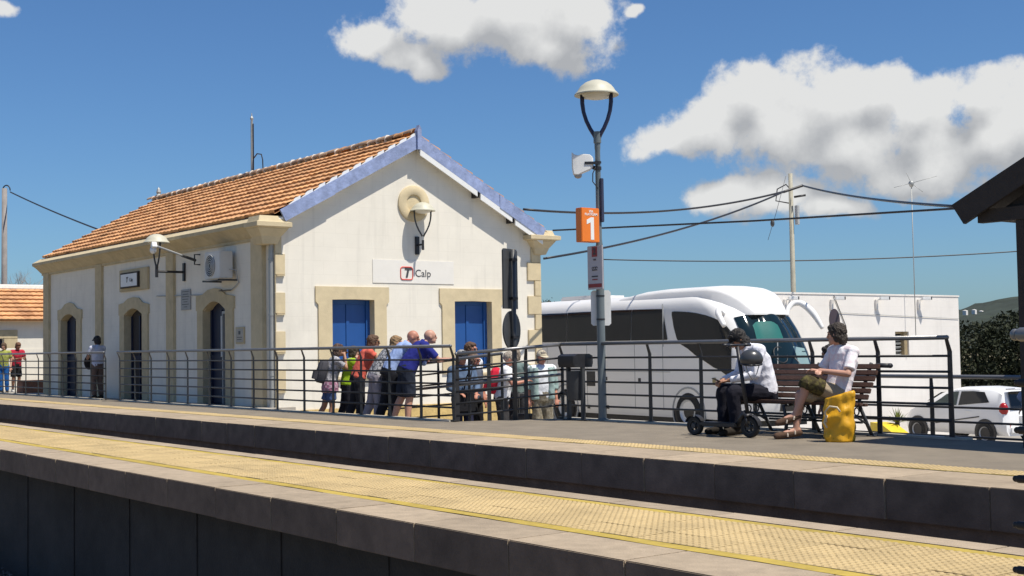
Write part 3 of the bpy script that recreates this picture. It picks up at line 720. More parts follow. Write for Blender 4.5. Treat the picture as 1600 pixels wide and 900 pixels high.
b = MB(); b.tube([(.42,-.2,-.1),(.55,-.1,-.12),(.55,-.03,-.4),(.2,-.03,-.55),(-1.6,-.03,-.6),(-4.2,-.03,-.52)], .014, 6); b.build('refrigerant_pipe', m_grey, g)
g = thing('station_sign', 'small white framed name sign between two doors on the shaded facade', 'sign', (-33.3, Y0, 3.06))
b = MB(); b.box((-1.0, -.06, -.29), (.98, 0, .29)); b.build('backing', m_tan_f, g, bevel=.01)
b = MB(); b.box((-.78, -.115, -.21), (.46, -.06, .20)); b.build('sign_frame', m_darkwood, g)
b = MB(); b.box((-.73, -.123, -.17), (.40, -.1155, .16)); pl = b.build('sign_plate', m_paper, g)
words('T', m_ink, pl, (-.28, -.127, 0), (1,0,0), (0,0,1), .18, 'logo_letter', shear=.2, bold=.01)
words('Calp', m_ink, pl, (.02, -.127, -.01), (1,0,0), (0,0,1), .13)
g = thing('wall_plaque', 'grey lettered plaque on the shaded facade left of the nearest door', 'plaque', (-30.0, Y0, 2.40))
b = MB(); b.box((-.28, -.03, -.25), (.28, 0, .25)); b.build('plate', mat('grey_plaque', (.33,.33,.32), .6, .1, 8, .05), g, bevel=.006)
b = MB()
for i, w in enumerate((.40,.30,.42,.36,.22,.40,.18)): b.box((-w/2, -.034, .19-i*.062), (w/2, -.030, .205-i*.062))
b.build('engraved_lines', m_ink, g)
g = thing('notice_board', 'small framed notice on the shaded facade right of the nearest door', 'notice', (-27.02, Y0, 1.48))
b = MB(); b.box((-.22, -.03, -.19), (.22, 0, .19)); b.build('frame', m_tan_f, g, bevel=.006)
b = MB(); b.box((-.18, -.034, -.15), (.18, -.030, .15)); b.build('paper', mat('old_paper', (.42,.39,.33), .8, .1, 9, 0), g)
b = MB(); b.box((-.05, -.037, .02), (.05, -.034, .10)); b.box((-.13, -.037, -.05), (.13, -.034, -.035)); b.box((-.13, -.037, -.10), (.10, -.034, -.085)); b.build('print', m_ink, g)
b = MB(); b.tube([(0,0,0), (0,-.10,0), (.42,-.10,0), (.42,0,0)], .012, 6); o = b.build('wall_hook', m_blk); o.location = (-27.85, Y0-.045, 2.52)
tag(o, 'thin black rail hook above the nearest facade door', 'hook')
# roof antenna
a0 = at_y(394, 271, YM); g = thing('roof_antenna', 'thin steel antenna pole with looped cable on the tiled ridge', 'antenna', (a0.x, YM, 6.1))
b = MB(); b.tube([(0,0,0), (.0,0,1.55), (.01,0,1.66)], [.04,.035,.03], 8); b.build('mast', m_zinc, g)
b = MB(); b.tube([(.05,.02,.0), (.05,.02,1.5)], .018, 6); b.tube([(.05,.02,.50),(.22,.05,.62),(.42,.08,.58),(.50,.08,.42),(.52,.08,.12)], .018, 6); b.build('cable', m_blk, g)
b = MB(); b.lathe([(.045,0),(.05,.05),(.02,.1),(.005,.2)], (0,0,1.62), 8); b.build('tip', m_zinc, g)
a0 = at_y(248, 309, YM); b = MB(); b.lathe([(.10,0),(.10,.10),(.06,.14),(.08,.2),(.05,.3),(.01,.36)], (0,0,0), 12); o = b.build('ridge_finial', m_zinc); o.location = (a0.x, YM, ZR+.02)
tag(o, 'small grey finial at the far end of the tiled ridge', 'finial')

# ------------------------------------------------------------------ neighbouring house on the left
nb = thing('neighbour_house', 'low white house with orange tiled roof at the far left edge', 'building', (-52, 15, 0)); NB = Vector((-52, 15, 0))
NX = -50.0
class NM(SM):
    def build(s, name, mat=None, parent=None, smooth=False, bevel=0, fix=True): return SM.build(s, name, mat, parent, smooth, bevel, fix, base=NB)
PN = lambda u, z, d: (NX-d, u, z)
b = NM(); wall(b, PN, 11.0, 19.0, lambda u: -.6, lambda u: 2.45, [(13.2, 14.46, .5, 1.72, 1.74)], .25); b.build('front_wall', m_wall, nb)
b = NM(); b.add([(NX,11,-.6),(NX,11,2.45),(NX-2.6,11,3.7),(NX-5.2,11,2.45),(NX-5.2,11,-.6)], [(0,1,2,3,4)]); b.add([(NX,19,-.6),(NX,19,2.45),(NX-2.6,19,3.7),(NX-5.2,19,2.45),(NX-5.2,19,-.6)], [(4,3,2,1,0)]); b.add([(NX-5.2,11,-.6),(NX-5.2,19,-.6),(NX-5.2,19,2.45),(NX-5.2,11,2.45)],[(0,1,2,3)]); b.build('side_wall', m_wall, nb)
b = NM(); b.box((NX-.26, 13.2, .5), (NX-.22, 14.46, 1.74)); b.build('window', m_dblue, nb)
b = NM(); b.box((NX, 12.9, 1.74), (NX+.04, 14.95, 2.06)); b.box((NX, 14.46, .3), (NX+.04, 14.95, 1.738)); b.build('window_surround', m_tan_f, nb, bevel=.01)
nroof = NM(); nroof.add([(NX+.3,10.8,2.38),(NX+.3,19.2,2.38),(NX-2.6,19.2,3.72),(NX-2.6,10.8,3.72),(NX-5.5,10.8,2.38),(NX-5.5,19.2,2.38)], [(0,1,2,3),(3,2,5,4)]); nr = nroof.build('roof', m_tile, nb)
na = math.atan2(1.34, 2.9); NL = sqrt(1.34**2+2.9**2)/8
for i in range(18):
    for r in range(8):
        o = bpy.data.objects.new('roof_tile', tm); COL.objects.link(o); o.parent = nr
        o.location = (NX+.3-NB.x-r*NL*cos(na), 12.6-NB.y+i*TW*1.0, 2.40+r*NL*sin(na)); o.rotation_euler = (na, 0, pi/2)
b = NM(); b.tube([(NX-2.6, 10.8, 3.74), (NX-2.6, 19.2, 3.74)], .16, 8); b.build('ridge', m_mortar, nb)
b = MB(); b.box((-.14, -4, -.6), (.14, 2.3, 1.36)); o = b.build('yard_wall', m_wall, bevel=.02); o.location = (-46.5, 14.6, 0)
tag(o, 'low bright white wall below the neighbouring house', 'wall')
b = MB(); b.box((-.35,-.5,-.25),(.35,.5,.26)); b.box((-.37,-.52,.26),(.37,.52,.30)); o = b.build('brown_planter', mat('terracotta', (.22,.10,.06), .9, .2, 6), bevel=.02); p = at_d(56, 612, 42); o.location = (p.x, p.y, .0)
tag(o, 'brown block planter beside the far end of the railing', 'planter')

# ------------------------------------------------------------------ white warehouse on the right
wh = thing('warehouse', 'plain white flat roofed warehouse behind the coach', 'building', (-27, 33, -2.1)); WB = Vector((-27, 33, -2.1))
class WM(SM):
    def build(s, name, mat=None, parent=None, smooth=False, bevel=0, fix=True): return SM.build(s, name, mat, parent, smooth, bevel, fix, base=WB)
WX = -24.497
PW = lambda u, z, d: (WX-d, u, z)
b = WM(); wall(b, PW, 27.0, 36.93, lambda u: -2.3, lambda u: 2.50, [(33.56, 34.25, .62, 1.40, 1.402)], .22)
b.add([(WX,27,-2.3),(WX,27,2.5),(-36,27,2.5),(-36,27,-2.3)], [(0,1,2,3)]); b.add([(WX,36.93,-2.3),(WX,36.93,2.5),(-36,36.93,2.5),(-36,36.93,-2.3)], [(3,2,1,0)])
b.add([(WX-.25,27.2,2.3),(WX-.25,36.7,2.3),(-36,36.7,2.3),(-36,27.2,2.3)], [(0,1,2,3)])
b.build('wall', m_wall2, wh)
b = WM(); b.box((WX-.24, 26.98, 2.503), (WX+.02, 36.96, 2.55)); b.box((-36, 26.98, 2.503), (WX-.245, 27.2, 2.55)); b.build('parapet_coping', m_wall2, wh)
wf = WM(); wf.box((WX-.2, 33.565, .625), (WX-.12, 33.63, 1.395)); wf.box((WX-.2, 34.06, .625), (WX-.05, 34.24, 1.395)); wf.box((WX-.2, 33.632, 1.33), (WX-.12, 34.058, 1.395)); f = wf.build('window_frame', mat('tan_window_frame', (.30,.23,.13), .7, .15, 6), wh)
for i in range(6):
    q = WM(); zc = .68+i*.115; q.obox((WX-.17, 33.845, zc), (.03,0,.028), (0,.21,0), (-.004,0,.006)); q.build('louvre', m_grey, f)
b = WM(); b.box((WX-.219, 33.56, .62), (WX-.21, 34.25, 1.40)); b.build('window_pane', m_bglass, wh)
cam_px = (1227, 1300, 1370, 1436)
for i, x in enumerate(cam_px):
    p = at_x(x, 470, WX+.05)
    g = thing('wall_camera', ['white tube camera under the warehouse parapet beside the coach roof', 'white tube camera on the warehouse wall above the round road sign', 'white tube camera on the warehouse wall between pole and window', 'white tube camera on the warehouse wall above its small window'][i], 'camera', (WX, p.y, p.z), 0, 'cameras along the warehouse wall')
    b = MB(); b.box((0, -.045, -.26), (.07, .045, .04)); b.build('junction_box', m_wall2, g, bevel=.01)
    b = MB(); b.tube([(.05,.0,.02), (.20,.10,.06)], .02, 6); b.obox((.22,.14,.07), (.08,.11,.0), (-.05,.035,0), (0,0,.05)); b.build('camera_body', m_white, g, bevel=.01)
    b = MB(); b.obox((.305,.255,.07), (.01,.014,.0), (-.045,.032,0), (0,0,.045)); b.build('lens', m_blk, g)
def cable(pts, r, label, name='overhead_cable', sag=0, group=None, m=m_blk, n=24):
    P = []
    for a, c in zip(pts, pts[1:]):
        a, c = Vector(a), Vector(c)
        for i in range(n+1):
            t = i/n; p = a.lerp(c, t); p.z -= sag*4*t*(1-t); P.append(p)
    Q = [P[0]]
    for p in P[1:]:
        if (p-Q[-1]).length > 1e-4: Q.append(p)
    b = MB(); b.tube(Q, r, 6); return tag(b.build(name, m, None, True), label, 'cable', group)
cable([at_x(1322, 510, WX+.02), at_x(1303, 462, WX+.02)], .012, 'thin slanting wire on the warehouse wall behind the seated man', 'wall_cable')
cable([at_x(1300, 488, WX+.02), at_x(1498, 498, WX+.02)], .008, 'thin level wire across the warehouse wall', 'wall_cable', m=m_grey)

# ------------------------------------------------------------------ coach
BO = Vector((-24.283, 24.39, -1.14))
coach = thing('coach', 'white touring coach with black side windows parked behind the railing', 'coach', BO, math.atan2(-.07, .9976))
# local frame: x forward from front axle, y to the left (0 = right flank, towards the platform), z up
WID = 2.52; XR = -8.6
def xf(z):
    P = [(.3,2.22),(.6,2.38),(1.15,2.44),(1.3,2.43),(2.0,2.22),(2.6,1.94),(3.0,1.66),(3.2,1.42),(3.4,1.05),(3.6,.5)]
    if z <= P[0][0]: return P[0][1]
    for (a, c), (d, e) in zip(P, P[1:]):
        if z <= d: t = (z-a)/(d-a); return c+(e-c)*t
    return P[-1][1]
def ins(z):
    P = [(.3,.05),(.5,.0),(2.2,.0),(3.1,.05),(3.3,.09),(3.45,.17),(3.55,.30),(3.62,.52)]
    if z <= P[0][0]: return P[0][1]
    for (a, c), (d, e) in zip(P, P[1:]):
        if z <= d: t = (z-a)/(d-a); return c+(e-c)*t
    return P[-1][1]
def rfr(z): return .55+.25*min(1, max(0, (z-1.2)/1.8))
def surf(u, z, off=0):
    """u 0..1 right flank (rear to front), 1..2 front right corner, 2..3 front, 3..4 corner, 4..5 left flank, 5..6 rear"""
    r = rfr(z); i = ins(z); X = xf(z); y0, y1 = i, WID-i; bow = .16
    xs = X-r-bow*.0
    if u <= 1: x = XR+(xs-XR)*u; p = Vector((x, y0, z)); n = Vector((0,-1,0))
    elif u <= 2: a = (u-1)*pi/2; p = Vector((xs+r*sin(a), y0+r-r*cos(a), z)); n = Vector((sin(a), -cos(a), 0))
    elif u <= 3: t = u-2; p = Vector((X+bow*(1-(2*t-1)**2), y0+r+(y1-y0-2*r)*t, z)); n = Vector((1,-.3*(1-2*t),.0)).normalized()
    elif u <= 4: a = (u-3)*pi/2; p = Vector((xs+r*cos(a), y1-r+r*sin(a), z)); n = Vector((cos(a), sin(a), 0))
    elif u <= 5: t = u-4; p = Vector((xs+(XR-xs)*t, y1, z)); n = Vector((0,1,0))
    else: t = u-5; p = Vector((XR-.0, y1+(y0-y1)*t, z)); n = Vector((-1,0,0))
    if u < 5:   # lean of the screen tilts the outward normal up
        dz = .05; 
        if 1 < u < 4: n.z = (xf(z)-xf(z+dz))/dz*max(0, n.x); n.normalize()
    return p+n*off
us = [i/24 for i in range(24)]+[1+i/8 for i in range(8)]+[2+i/8 for i in range(8)]+[3+i/8 for i in range(8)]+[4+i/12 for i in range(12)]+[5+i/5 for i in range(5)]
b = MB()
zs = [.32,.36,.42,.6,.9,1.15,1.25,1.5,1.9,2.2,2.5,2.8,3.0,3.15,3.3,3.4,3.48,3.55,3.6,3.63]
b.loft([[surf(u, z) for u in us] for z in zs], True)
# roof pod rising from behind the first windows to the dome over the cab
def pod(x): 
    P = [(-3.6,3.50),(-3.1,3.62),(-2.2,3.74),(-1.2,3.78),(.5,3.77),(.9,3.71),(1.2,3.60),(1.45,3.45),(1.62,3.30),(1.74,3.16),(1.82,3.04)]
    for (a, c), (d, e) in zip(P, P[1:]):
        if x <= d: t = (x-a)/(d-a); t = t; return c+(e-c)*t
    return P[-1][1]
rings = []
for i in range(41):
    x = -3.6+5.42*(i/40)**.9; z1 = pod(x); hw = 1.0 if x < .3 else 1.0-.42*((x-.3)/1.5)**2.2; yc = WID/2
    z0 = min(2.98 if x > .6 else 3.4, z1-.06); dd = min(.14, (z1-z0)*.4)
    rings.append([(x, yc-hw*1.03, z0), (x, yc-hw, z1-dd), (x, yc-hw*.94, z1-dd*.45), (x, yc-hw*.75, z1-dd*.08), (x, yc-hw*.35, z1+.015), (x, yc+hw*.35, z1+.015), (x, yc+hw*.75, z1-dd*.08), (x, yc+hw*.94, z1-dd*.45), (x, yc+hw, z1-dd), (x, yc+hw*1.03, z0)])
body = b.build('body', m_buswhite, coach, 'auto')
b = MB(); b.loft(rings, True); b.build('roof_pod', m_buswhite, coach, 'auto')
b = MB(); b.box((-6.6, .65, 3.60), (-4.9, 1.9, 3.76)); b.build('roof_hatch', m_buswhite, coach, bevel=.05)
def patch(name, cols, m, nz=8, off=.012, parent=None):
    """cols: list of (u(z) or x, zb, zt); x given for the flank"""
    P = []
    for (u, zb, zt) in cols:
        col = []
        for k in range(nz+1):
            z = zb+(zt-zb)*k/nz
            uu = u
            if isinstance(u, tuple): x = u[0]; uu = (x-XR)/(xf(z)-rfr(z)-XR); uu = min(uu, 1.0) if uu <= 1 else min(2, 1+math.asin(min(1, (x-(xf(z)-rfr(z)))/rfr(z)))/(pi/2))
            col.append(surf(uu, z, off))
        P.append(col)
    b = MB(); b.grid(P); return b.build(name, m, parent or coach, True)
# flank glazing, one pane per bay
xsb = [-8.5, -7.0, -5.4, -3.85, -2.35]
for a, c in zip(xsb, xsb[1:]): patch('side_window', [((a+.008,), 2.385, 3.25), (((a+c)/2,), 2.385, 3.25), ((c-.008,), 2.385, 3.24)], m_bglass)
patch('side_window', [((-2.342,), 2.385, 3.24), ((-1.4,), 2.385, 3.225), ((-1.06,), 2.385, 3.215), ((-.95,), 2.385, 2.96), ((-.80,), 2.385, 2.42)], m_bglass)
cols = []
for (x, zb, zt) in ((-.64,3.05,3.13),(-.55,2.72,3.135),(-.42,2.42,3.13),(-.30,2.28,3.125),(.03,2.14,3.10),(.3,1.98,3.07),(.7,1.80,3.0),(1.0,1.66,2.92),(1.2,1.60,2.84),(1.4,1.50,2.72),(1.55,1.42,2.58),(1.66,1.36,2.40)):
    cols.append(((x,), zb, zt))
patch('door_window', cols, m_bglass)
# windscreen, from pillar to pillar
cols = []
for i in range(33):
    u = 1.50+(3.50-1.50)*i/32; e = abs(u-2.5)/1.0
    cols.append((u, 1.28+.06*e, 3.05-.14*e**2-.0))
patch('windscreen', cols, m_wglass, 12, .014)
# patches laid on the screen: green blind, and reflections painted as pale shapes
b = MB(); b.tube([tuple(surf(2.15, 1.50, .03)), tuple(surf(2.32, 2.35, .03))], .014, 6); b.tube([tuple(surf(2.95, 1.50, .03)), tuple(surf(2.62, 1.9, .03))], .014, 6); b.build('wiper', m_grey, coach)
patch('sun_blind', [(1.82+.085*i, 2.26+(.10 if i in (0,8) else 0), 2.80-(.10 if i in (0,8) else .03 if i in (1,7) else 0)) for i in range(9)], mat('green_tinted_blind', (.022,.13,.12), .5, .1, 3, 0, spec=.1), 3, .018)
patch('painted_reflection', [(2.74+.08*i, 1.62, 2.16-.01*i) for i in range(7)], mat('pale_reflection_paint', (.22,.32,.32), .25, .1, 3, 0), 3, .018)
patch('painted_reflection_low', [(2.66+.10*i, 1.36, 1.58) for i in range(7)], m_white, 2, .02)
w = MB(); w.lathe([(.22,-.012),(.235,0),(.22,.012),(.205,0),(.22,-.012)], (0,0,0), 20, 'z', False); sw = w.build('steering_wheel', m_blk, coach, True); sw.location = surf(2.28, 1.95, .03); sw.rotation_euler = (0, radians(65), 0)
# lines of panels and lockers on the flank
b = MB()
for x in (-7.4,-6.4,-4.4,-3.55,-2.2,-1.0): b.box((x-.008, -.006, .5), (x+.008, .02, 2.3))
b.box((-8.5, -.008, 1.52), (-.7, .02, 1.535)); b.box((-8.5, -.006, 2.30), (-.75, .02, 2.32)); b.box((-.98,-.006,2.2),(-.96,.02,3.35))
b.build('panel_seam', m_grey, coach)
b = MB(); b.box((-4.42, -.012, 1.10), (-4.02, .02, 1.52)); b.build('filler_flap', m_blk, coach, bevel=.004)
b = MB()
for (x, z) in ((-3.5,1.32),(-3.45,.52),(-4.35,.5),(-2.0,1.3),(1.3,1.32)): b.box((x-.05,-.014,z-.05),(x+.05,.02,z+.05))
b.build('latch', m_blk, coach)
b = MB(); b.obox((1.02, -.012, 1.30), (.06,0,0), (0,.006,0), (0,0,.09)); b.build('badge', mat('badge_gold', (.3,.25,.12), .5), coach)
def wheel(t, c, R, w, name='wheel', side=-1, hub=m_alloy):
    b = MB(); prof = [(R*.62, side*0.02), (R*.66, side*w*.02), (R*.93, side*.0), (R, side*-.05), (R, side*-(w-.05)), (R*.93, side*-w), (R*.55, side*-w)]
    b.lathe(prof, (0,0,0), 28, 'y', False); wo = b.build(name, m_tyre, t, 'auto'); wo.location = c
    b = MB(); b.lathe([(.001, side*-.05), (R*.18, side*-.04), (R*.22, side*-.05), (R*.52, side*-.03), (R*.60, side*.012), (R*.64, side*.012), (R*.64, side*-.1)], (0,0,0), 28, 'y'); h = b.build('rim', hub, wo, 'auto')
    b = MB()
    for k in range(10): b.ell((R*.36*cos(k*pi/5), side*-.06, R*.36*sin(k*pi/5)), (R*.05,.03,R*.05), nu=8, nv=5)
    b.build('wheel_nut', m_blk, wo)
    return wo
for x in (0, -5.5):
    b = MB(); n = 20; R = .60
    b.lathe([(R, -.004), (R, .006), (.001, .008)], (x, .0, .50), 32, 'y', False); b.build('wheel_arch', m_blk, coach, 'auto')
    b = MB(); b.lathe([(R, .01), (R, -.016), (R+.045, -.014), (R+.05, .02)], (x, .0, .50), 32, 'y', False); b.build('arch_trim', m_grey, coach, 'auto')
    wheel(coach, (x, -.03, .50), .50, .10)
# front details
def spline(P, R, n=6):
    P = [Vector(p) for p in P]; Q = []; S = []
    for i in range(len(P)-1):
        a, b_, c, d = P[max(i-1,0)], P[i], P[i+1], P[min(i+2,len(P)-1)]
        for k in range(n):
            t = k/n; Q.append(.5*((2*b_)+(c-a)*t+(2*a-5*b_+4*c-d)*t*t+(3*b_-a-3*c+d)*t**3)); S.append(R[i]+(R[i+1]-R[i])*t)
    return Q+[P[-1]], S+[R[-1]]
b = MB()
pts = [surf(3.3, 2.95, .0), surf(3.35, 3.05, .15), surf(3.42, 3.06, .32), surf(3.46, 2.98, .47), surf(3.48, 2.75, .57), surf(3.5, 2.42, .60)]
b.tube(*spline(pts, [.04,.065,.075,.085,.09,.05]), 12); b.build('mirror_arm', m_buswhite, coach, True)
b = MB(); pts = [surf(1.35, 3.02, 0), surf(1.30, 3.02, .20), surf(1.28, 2.90, .32), surf(1.28, 2.6, .34)]
b.tube(*spline(pts, [.05,.07,.08,.06]), 12); b.build('mirror_arm', m_buswhite, coach, True)
for (u, ) in ((1.75,), (3.25,)):
    patch('headlight', [(u-.18+.09*i, .78, 1.02) for i in range(5)], m_alloy, 3, .012)
patch('front_grille', [(2.2+.1*i, .55, .75) for i in range(7)], m_blk, 2, .012)
b = MB(); b.box((XR+.2, .15, .14), (1.9, WID-.15, .36)); b.build('underbody', m_blk, coach)

# ------------------------------------------------------------------ hatchback on the right
cw = at_z(1550, 687, -1.66)+Vector((0,.8,0))
car = thing('hatchback', 'small white hatchback parked at the right beyond the steel railing', 'car', (cw.x, cw.y, -1.80), pi-.17); car.scale = (1.08, 1.08, 1.08)   # x forward = -X, y left = towards the platform... 
# local: x forward (rear axle at 0), y left(+) -> world -Y side (towards camera), flank at y=+.80
def carsec(x):
    """(half width at sill, belt z, half width belt, roof z, half width roof)"""
    P = [(-.62,.74,.55,.78,.50,.60),(-.58,.78,.72,.95,.62,.98),(-.45,.80,.78,1.02,.64,1.36),(-.1,.81,.80,1.02,.60,1.43),(.5,.81,.80,.98,.60,1.46),(1.1,.81,.80,.95,.60,1.44),(1.7,.81,.80,.93,.61,1.28),(2.15,.80,.78,.95,.66,1.03),(2.3,.80,.77,.93,.68,.95),(2.7,.76,.70,.80,.60,.84),(2.95,.62,.58,.64,.50,.68)]
    for a, c in zip(P, P[1:]):
        if x <= c[0]: t = max(0, (x-a[0])/(c[0]-a[0])); return [a[k]+(c[k]-a[k])*t for k in range(1, 6)]
    return list(P[-1][1:])
b = MB(); R = []
for i in range(45):
    x = -.62+3.57*i/44; s, wb, zb, wr, zr = carsec(x); z0 = .24
    zb_ = min(zb, zr-.01)
    half = [(s*.9, z0), (s, z0+.12), (s*1.01, .52), (wb, zb_), (wr+.04, zr-.06), (wr-.05, zr-.012), (wr*.5, zr+.012)]
    R.append([(x, y, z) for (y, z) in half]+[(x, -y, z) for (y, z) in reversed(half)])
b.loft(R); b.build('body', m_carwhite, car, 'auto')
def carglass(name, quad, m=m_bglass, side=1):
    """quad of (x, f) with f 0..1 between belt and roof edge, on the flank"""
    P = []
    n = 10
    for i in range(n+1):
        t = i/n; xb = quad[0][0]+(quad[1][0]-quad[0][0])*t; xt = quad[3][0]+(quad[2][0]-quad[3][0])*t
        fb = quad[0][1]+(quad[1][1]-quad[0][1])*t; ft = quad[3][1]+(quad[2][1]-quad[3][1])*t
        row = []
        for k in range(5):
            f = fb+(ft-fb)*k/4; x = xb+(xt-xb)*k/4; s, wb, zb, wr, zr = carsec(x)
            row.append((x, side*(wb+(wr+.04-wb)*f+.012), zb+(zr-.06-zb)*f))
        P.append(row)
    b = MB(); b.grid(P); return b.build(name, m, car, True)
for s_ in (1, -1):
    carglass('side_window', ((.98,.06),(2.02,.06),(1.42,.90),(.98,.90)), glass_mat('car_glass', (.03,.05,.05)), s_)
    carglass('side_window', ((-.12,.18),(.90,.06),(.90,.90),(.12,.90)), m_bglass, s_)
b = MB(); b.grid([[(-.635-.0+.03, y*.9, .93), (-.49, y*.85, 1.36)] for y in (-.6,-.3,0,.3,.6)]); b.build('rear_window', m_bglass, car)
b = MB(); b.grid([[(2.17, y, 1.06), (1.72, y*.9, 1.30)] for y in (-.62,-.3,0,.3,.62)]); b.build('windscreen', glass_mat('car_glass', (.03,.05,.05)), car)
b = MB(); b.obox((-.62, 0, 1.43), (.16,0,-.01), (0,.58,0), (0,0,.02)); b.build('roof_spoiler', m_carwhite, car, bevel=.015)
for s_ in (1, -1):
    b = MB(); b.ell((-.50, s_*.70, .92), (.13,.11,.17)); b.build('tail_light', mat('tail_red', (.35,.012,.015), .25, .1, 9, 0), car, True)
    b = MB(); b.obox((-.60, s_*.60, .50), (.025,0,0), (0,.03,0), (0,0,.08)); b.build('reflector', mat('tail_red', (.35,.012,.015)), car, bevel=.01)
    b = MB(); b.ell((1.78, s_*.93, .98), (.10,.09,.075)); b.tube([(1.8,s_*.78,.93),(1.78,s_*.9,.95)], .025, 6); b.build('wing_mirror', m_blk, car, True)
    b = MB(); b.obox((.95, s_*.815, .60), (.75,0,-.11), (0,.012,0), (0,0,.014)); b.build('side_moulding', m_blk, car)
    b = MB(); b.obox((.55, s_*.812, .84), (.09,0,0), (0,.012,0), (0,0,.016)); b.build('door_handle', m_carwhite, car, bevel=.006)
    for x in (0, 2.34):
        b = MB(); b.lathe([(.35, s_*.80), (.35, s_*.83), (.30, s_*.833), (.001, s_*.834)], (x, 0, .31), 28, 'y', False); b.build('wheel_arch', m_blk, car, 'auto')
        wheel(car, (x, s_*.845, .285), .285, .10, side=s_)
b = MB(); b.box((-.68, -.66, .28), (-.50, .66, .50)); b.build('rear_bumper', m_carwhite, car, bevel=.05)
b = MB(); b.box((-.695, -.26, .62), (-.60, .26, .74)); b.build('number_plate', m_paper, car, bevel=.004)

# ------------------------------------------------------------------ railings
def railing(label, P, posts, top=1.13, tops=None, bars=(.19,.37,.555,.74,.92), lean=-.05, base=0.02, r=.027, group='steel platform railings', rz0=None, ends=True, thick=(), mid=None, r0=.0165):
    """P: polyline of (x,y); posts: distances along it; top heights interpolated when tops given"""
    g = thing('steel_railing', label, 'railing', (P[0][0], P[0][1], 0), 0, group); O = Vector((P[0][0], P[0][1], 0))
    L_ = [0]
    for a, c in zip(P, P[1:]): L_.append(L_[-1]+sqrt((c[0]-a[0])**2+(c[1]-a[1])**2))
    def pos(s):
        for i in range(len(P)-1):
            if s <= L_[i+1]+1e-6 or i == len(P)-2:
                t = (s-L_[i])/(L_[i+1]-L_[i]); d = Vector((P[i+1][0]-P[i][0], P[i+1][1]-P[i][1], 0)).normalized()
                return Vector((P[i][0]+(P[i+1][0]-P[i][0])*t, P[i][1]+(P[i+1][1]-P[i][1])*t, 0))-O, d, Vector((-d.y, d.x, 0))
    def zoff(s):
        if tops is None: return base
        return base+tops[0]+(tops[1]-tops[0])*s/L_[-1]
    for s in posts:
        p, d, n = pos(s); z = zoff(s)
        b = MB(); w = .034
        b.add([p+d*(-w)+n*(-.007)+Vector((0,0,z-.03)), p+d*w+n*(-.007)+Vector((0,0,z-.03)), p+d*w+n*.007+Vector((0,0,z-.03)), p+d*(-w)+n*.007+Vector((0,0,z-.03)),
               p+d*(-w*.8)+n*(-.007)+Vector((0,0,z+top*.86)), p+d*w*.8+n*(-.007)+Vector((0,0,z+top*.86)), p+d*w*.8+n*.007+Vector((0,0,z+top*.86)), p+d*(-w*.8)+n*.007+Vector((0,0,z+top*.86)),
               p+d*(-w*.7)+n*(lean-.006)+Vector((0,0,z+top-.02)), p+d*w*.5+n*(lean-.006)+Vector((0,0,z+top-.02)), p+d*w*.5+n*(lean+.006)+Vector((0,0,z+top-.02)), p+d*(-w*.7)+n*(lean+.006)+Vector((0,0,z+top-.02))],
              [(0,3,2,1),(0,1,5,4),(1,2,6,5),(2,3,7,6),(3,0,4,7),(4,5,9,8),(5,6,10,9),(6,7,11,10),(7,4,8,11),(8,9,10,11)])
        b.obox(p+Vector((0,0,z+.0)), d*.07, n*.05, Vector((0,0,.008)))
        b.build('post', m_rail, g)
    ss = sorted(set(L_))
    b = MB(); pts = []
    for s in ss: p, d, n = pos(s); pts.append(p+n*lean+Vector((0,0,zoff(s)+top)))
    b.tube(pts, r, 10)
    for q in (pts[0], pts[-1]): b.ell(q, (r*1.05,)*3, nu=10, nv=6)
    b.build('handrail', m_railtop, g, True)
    for h in bars:
        b = MB(); b.tube([pos(s)[0]+Vector((0,0,zoff(s)+h)) for s in ss], r0, 6); b.build('bar', m_rail, g, True)
    if mid:
        b = MB(); b.tube([pos(s)[0]+pos(s)[2]*mid[1]+Vector((0,0,zoff(s)+mid[0])) for s in ss], .024, 8); b.build('low_handrail', m_railtop, g, True)
    return g
AX = [-41.3,-40.3,-39.38,-38.21,-37.24,-36.14,-35.2,-34.15,-33.1,-32.06,-31.04]
railing('far steel railing section left of the gap in front of the facade', [(AX[0], 11.37), (AX[-1], 11.37)], [x-AX[0] for x in AX])
AX = [-30.12,-29.16,-28.2,-27.2,-26.2,-25.11,-24.08,-23.09,-22.1,-21.05,-20.0,-19.05,-18.15,-17.22,-16.32]
railing('long steel railing along the platform in front of the leaning people', [(AX[0], 11.37), (AX[-1], 11.37)], [x-AX[0] for x in AX])
d_ = sqrt(.72**2+1.56**2)
railing('short sloping steel railing between the round road sign and the litter bin', [(-16.30, 11.40), (-15.60, 12.94)], [0.02, d_*.30, d_*.64], tops=(-.12, 0.0), mid=(.66, .06))
CX = [-15.6,-14.62,-13.63,-12.62,-11.65,-10.68,-9.69,-8.71]
railing('long steel railing behind the bench and street lamp', [(CX[0], 12.93), (CX[-1], 12.93)], [x-CX[0] for x in CX])
# ramp handrail the group leans on
RX = [-20.36+i*.91 for i in range(5)]
railing('sloping ramp handrail that the group of people leans on', [(-20.36, 12.60), (-16.72, 12.60)], [x+20.36 for x in RX], top=1.10, tops=(-.36, -.10), bars=(.17,.35,.53,.71,.90), lean=0, mid=(.66,-.06))
# lower railing of the steps on the right
railing('lower steel railing beyond the platform end in front of the hatchback', [(-12.6, 14.6), (-10.2, 14.6), (-6.2, 14.6)], [2.48, 4.4, 6.2], top=1.13, tops=None, base=-.48, bars=(.19,.37,.555,.74), lean=0)
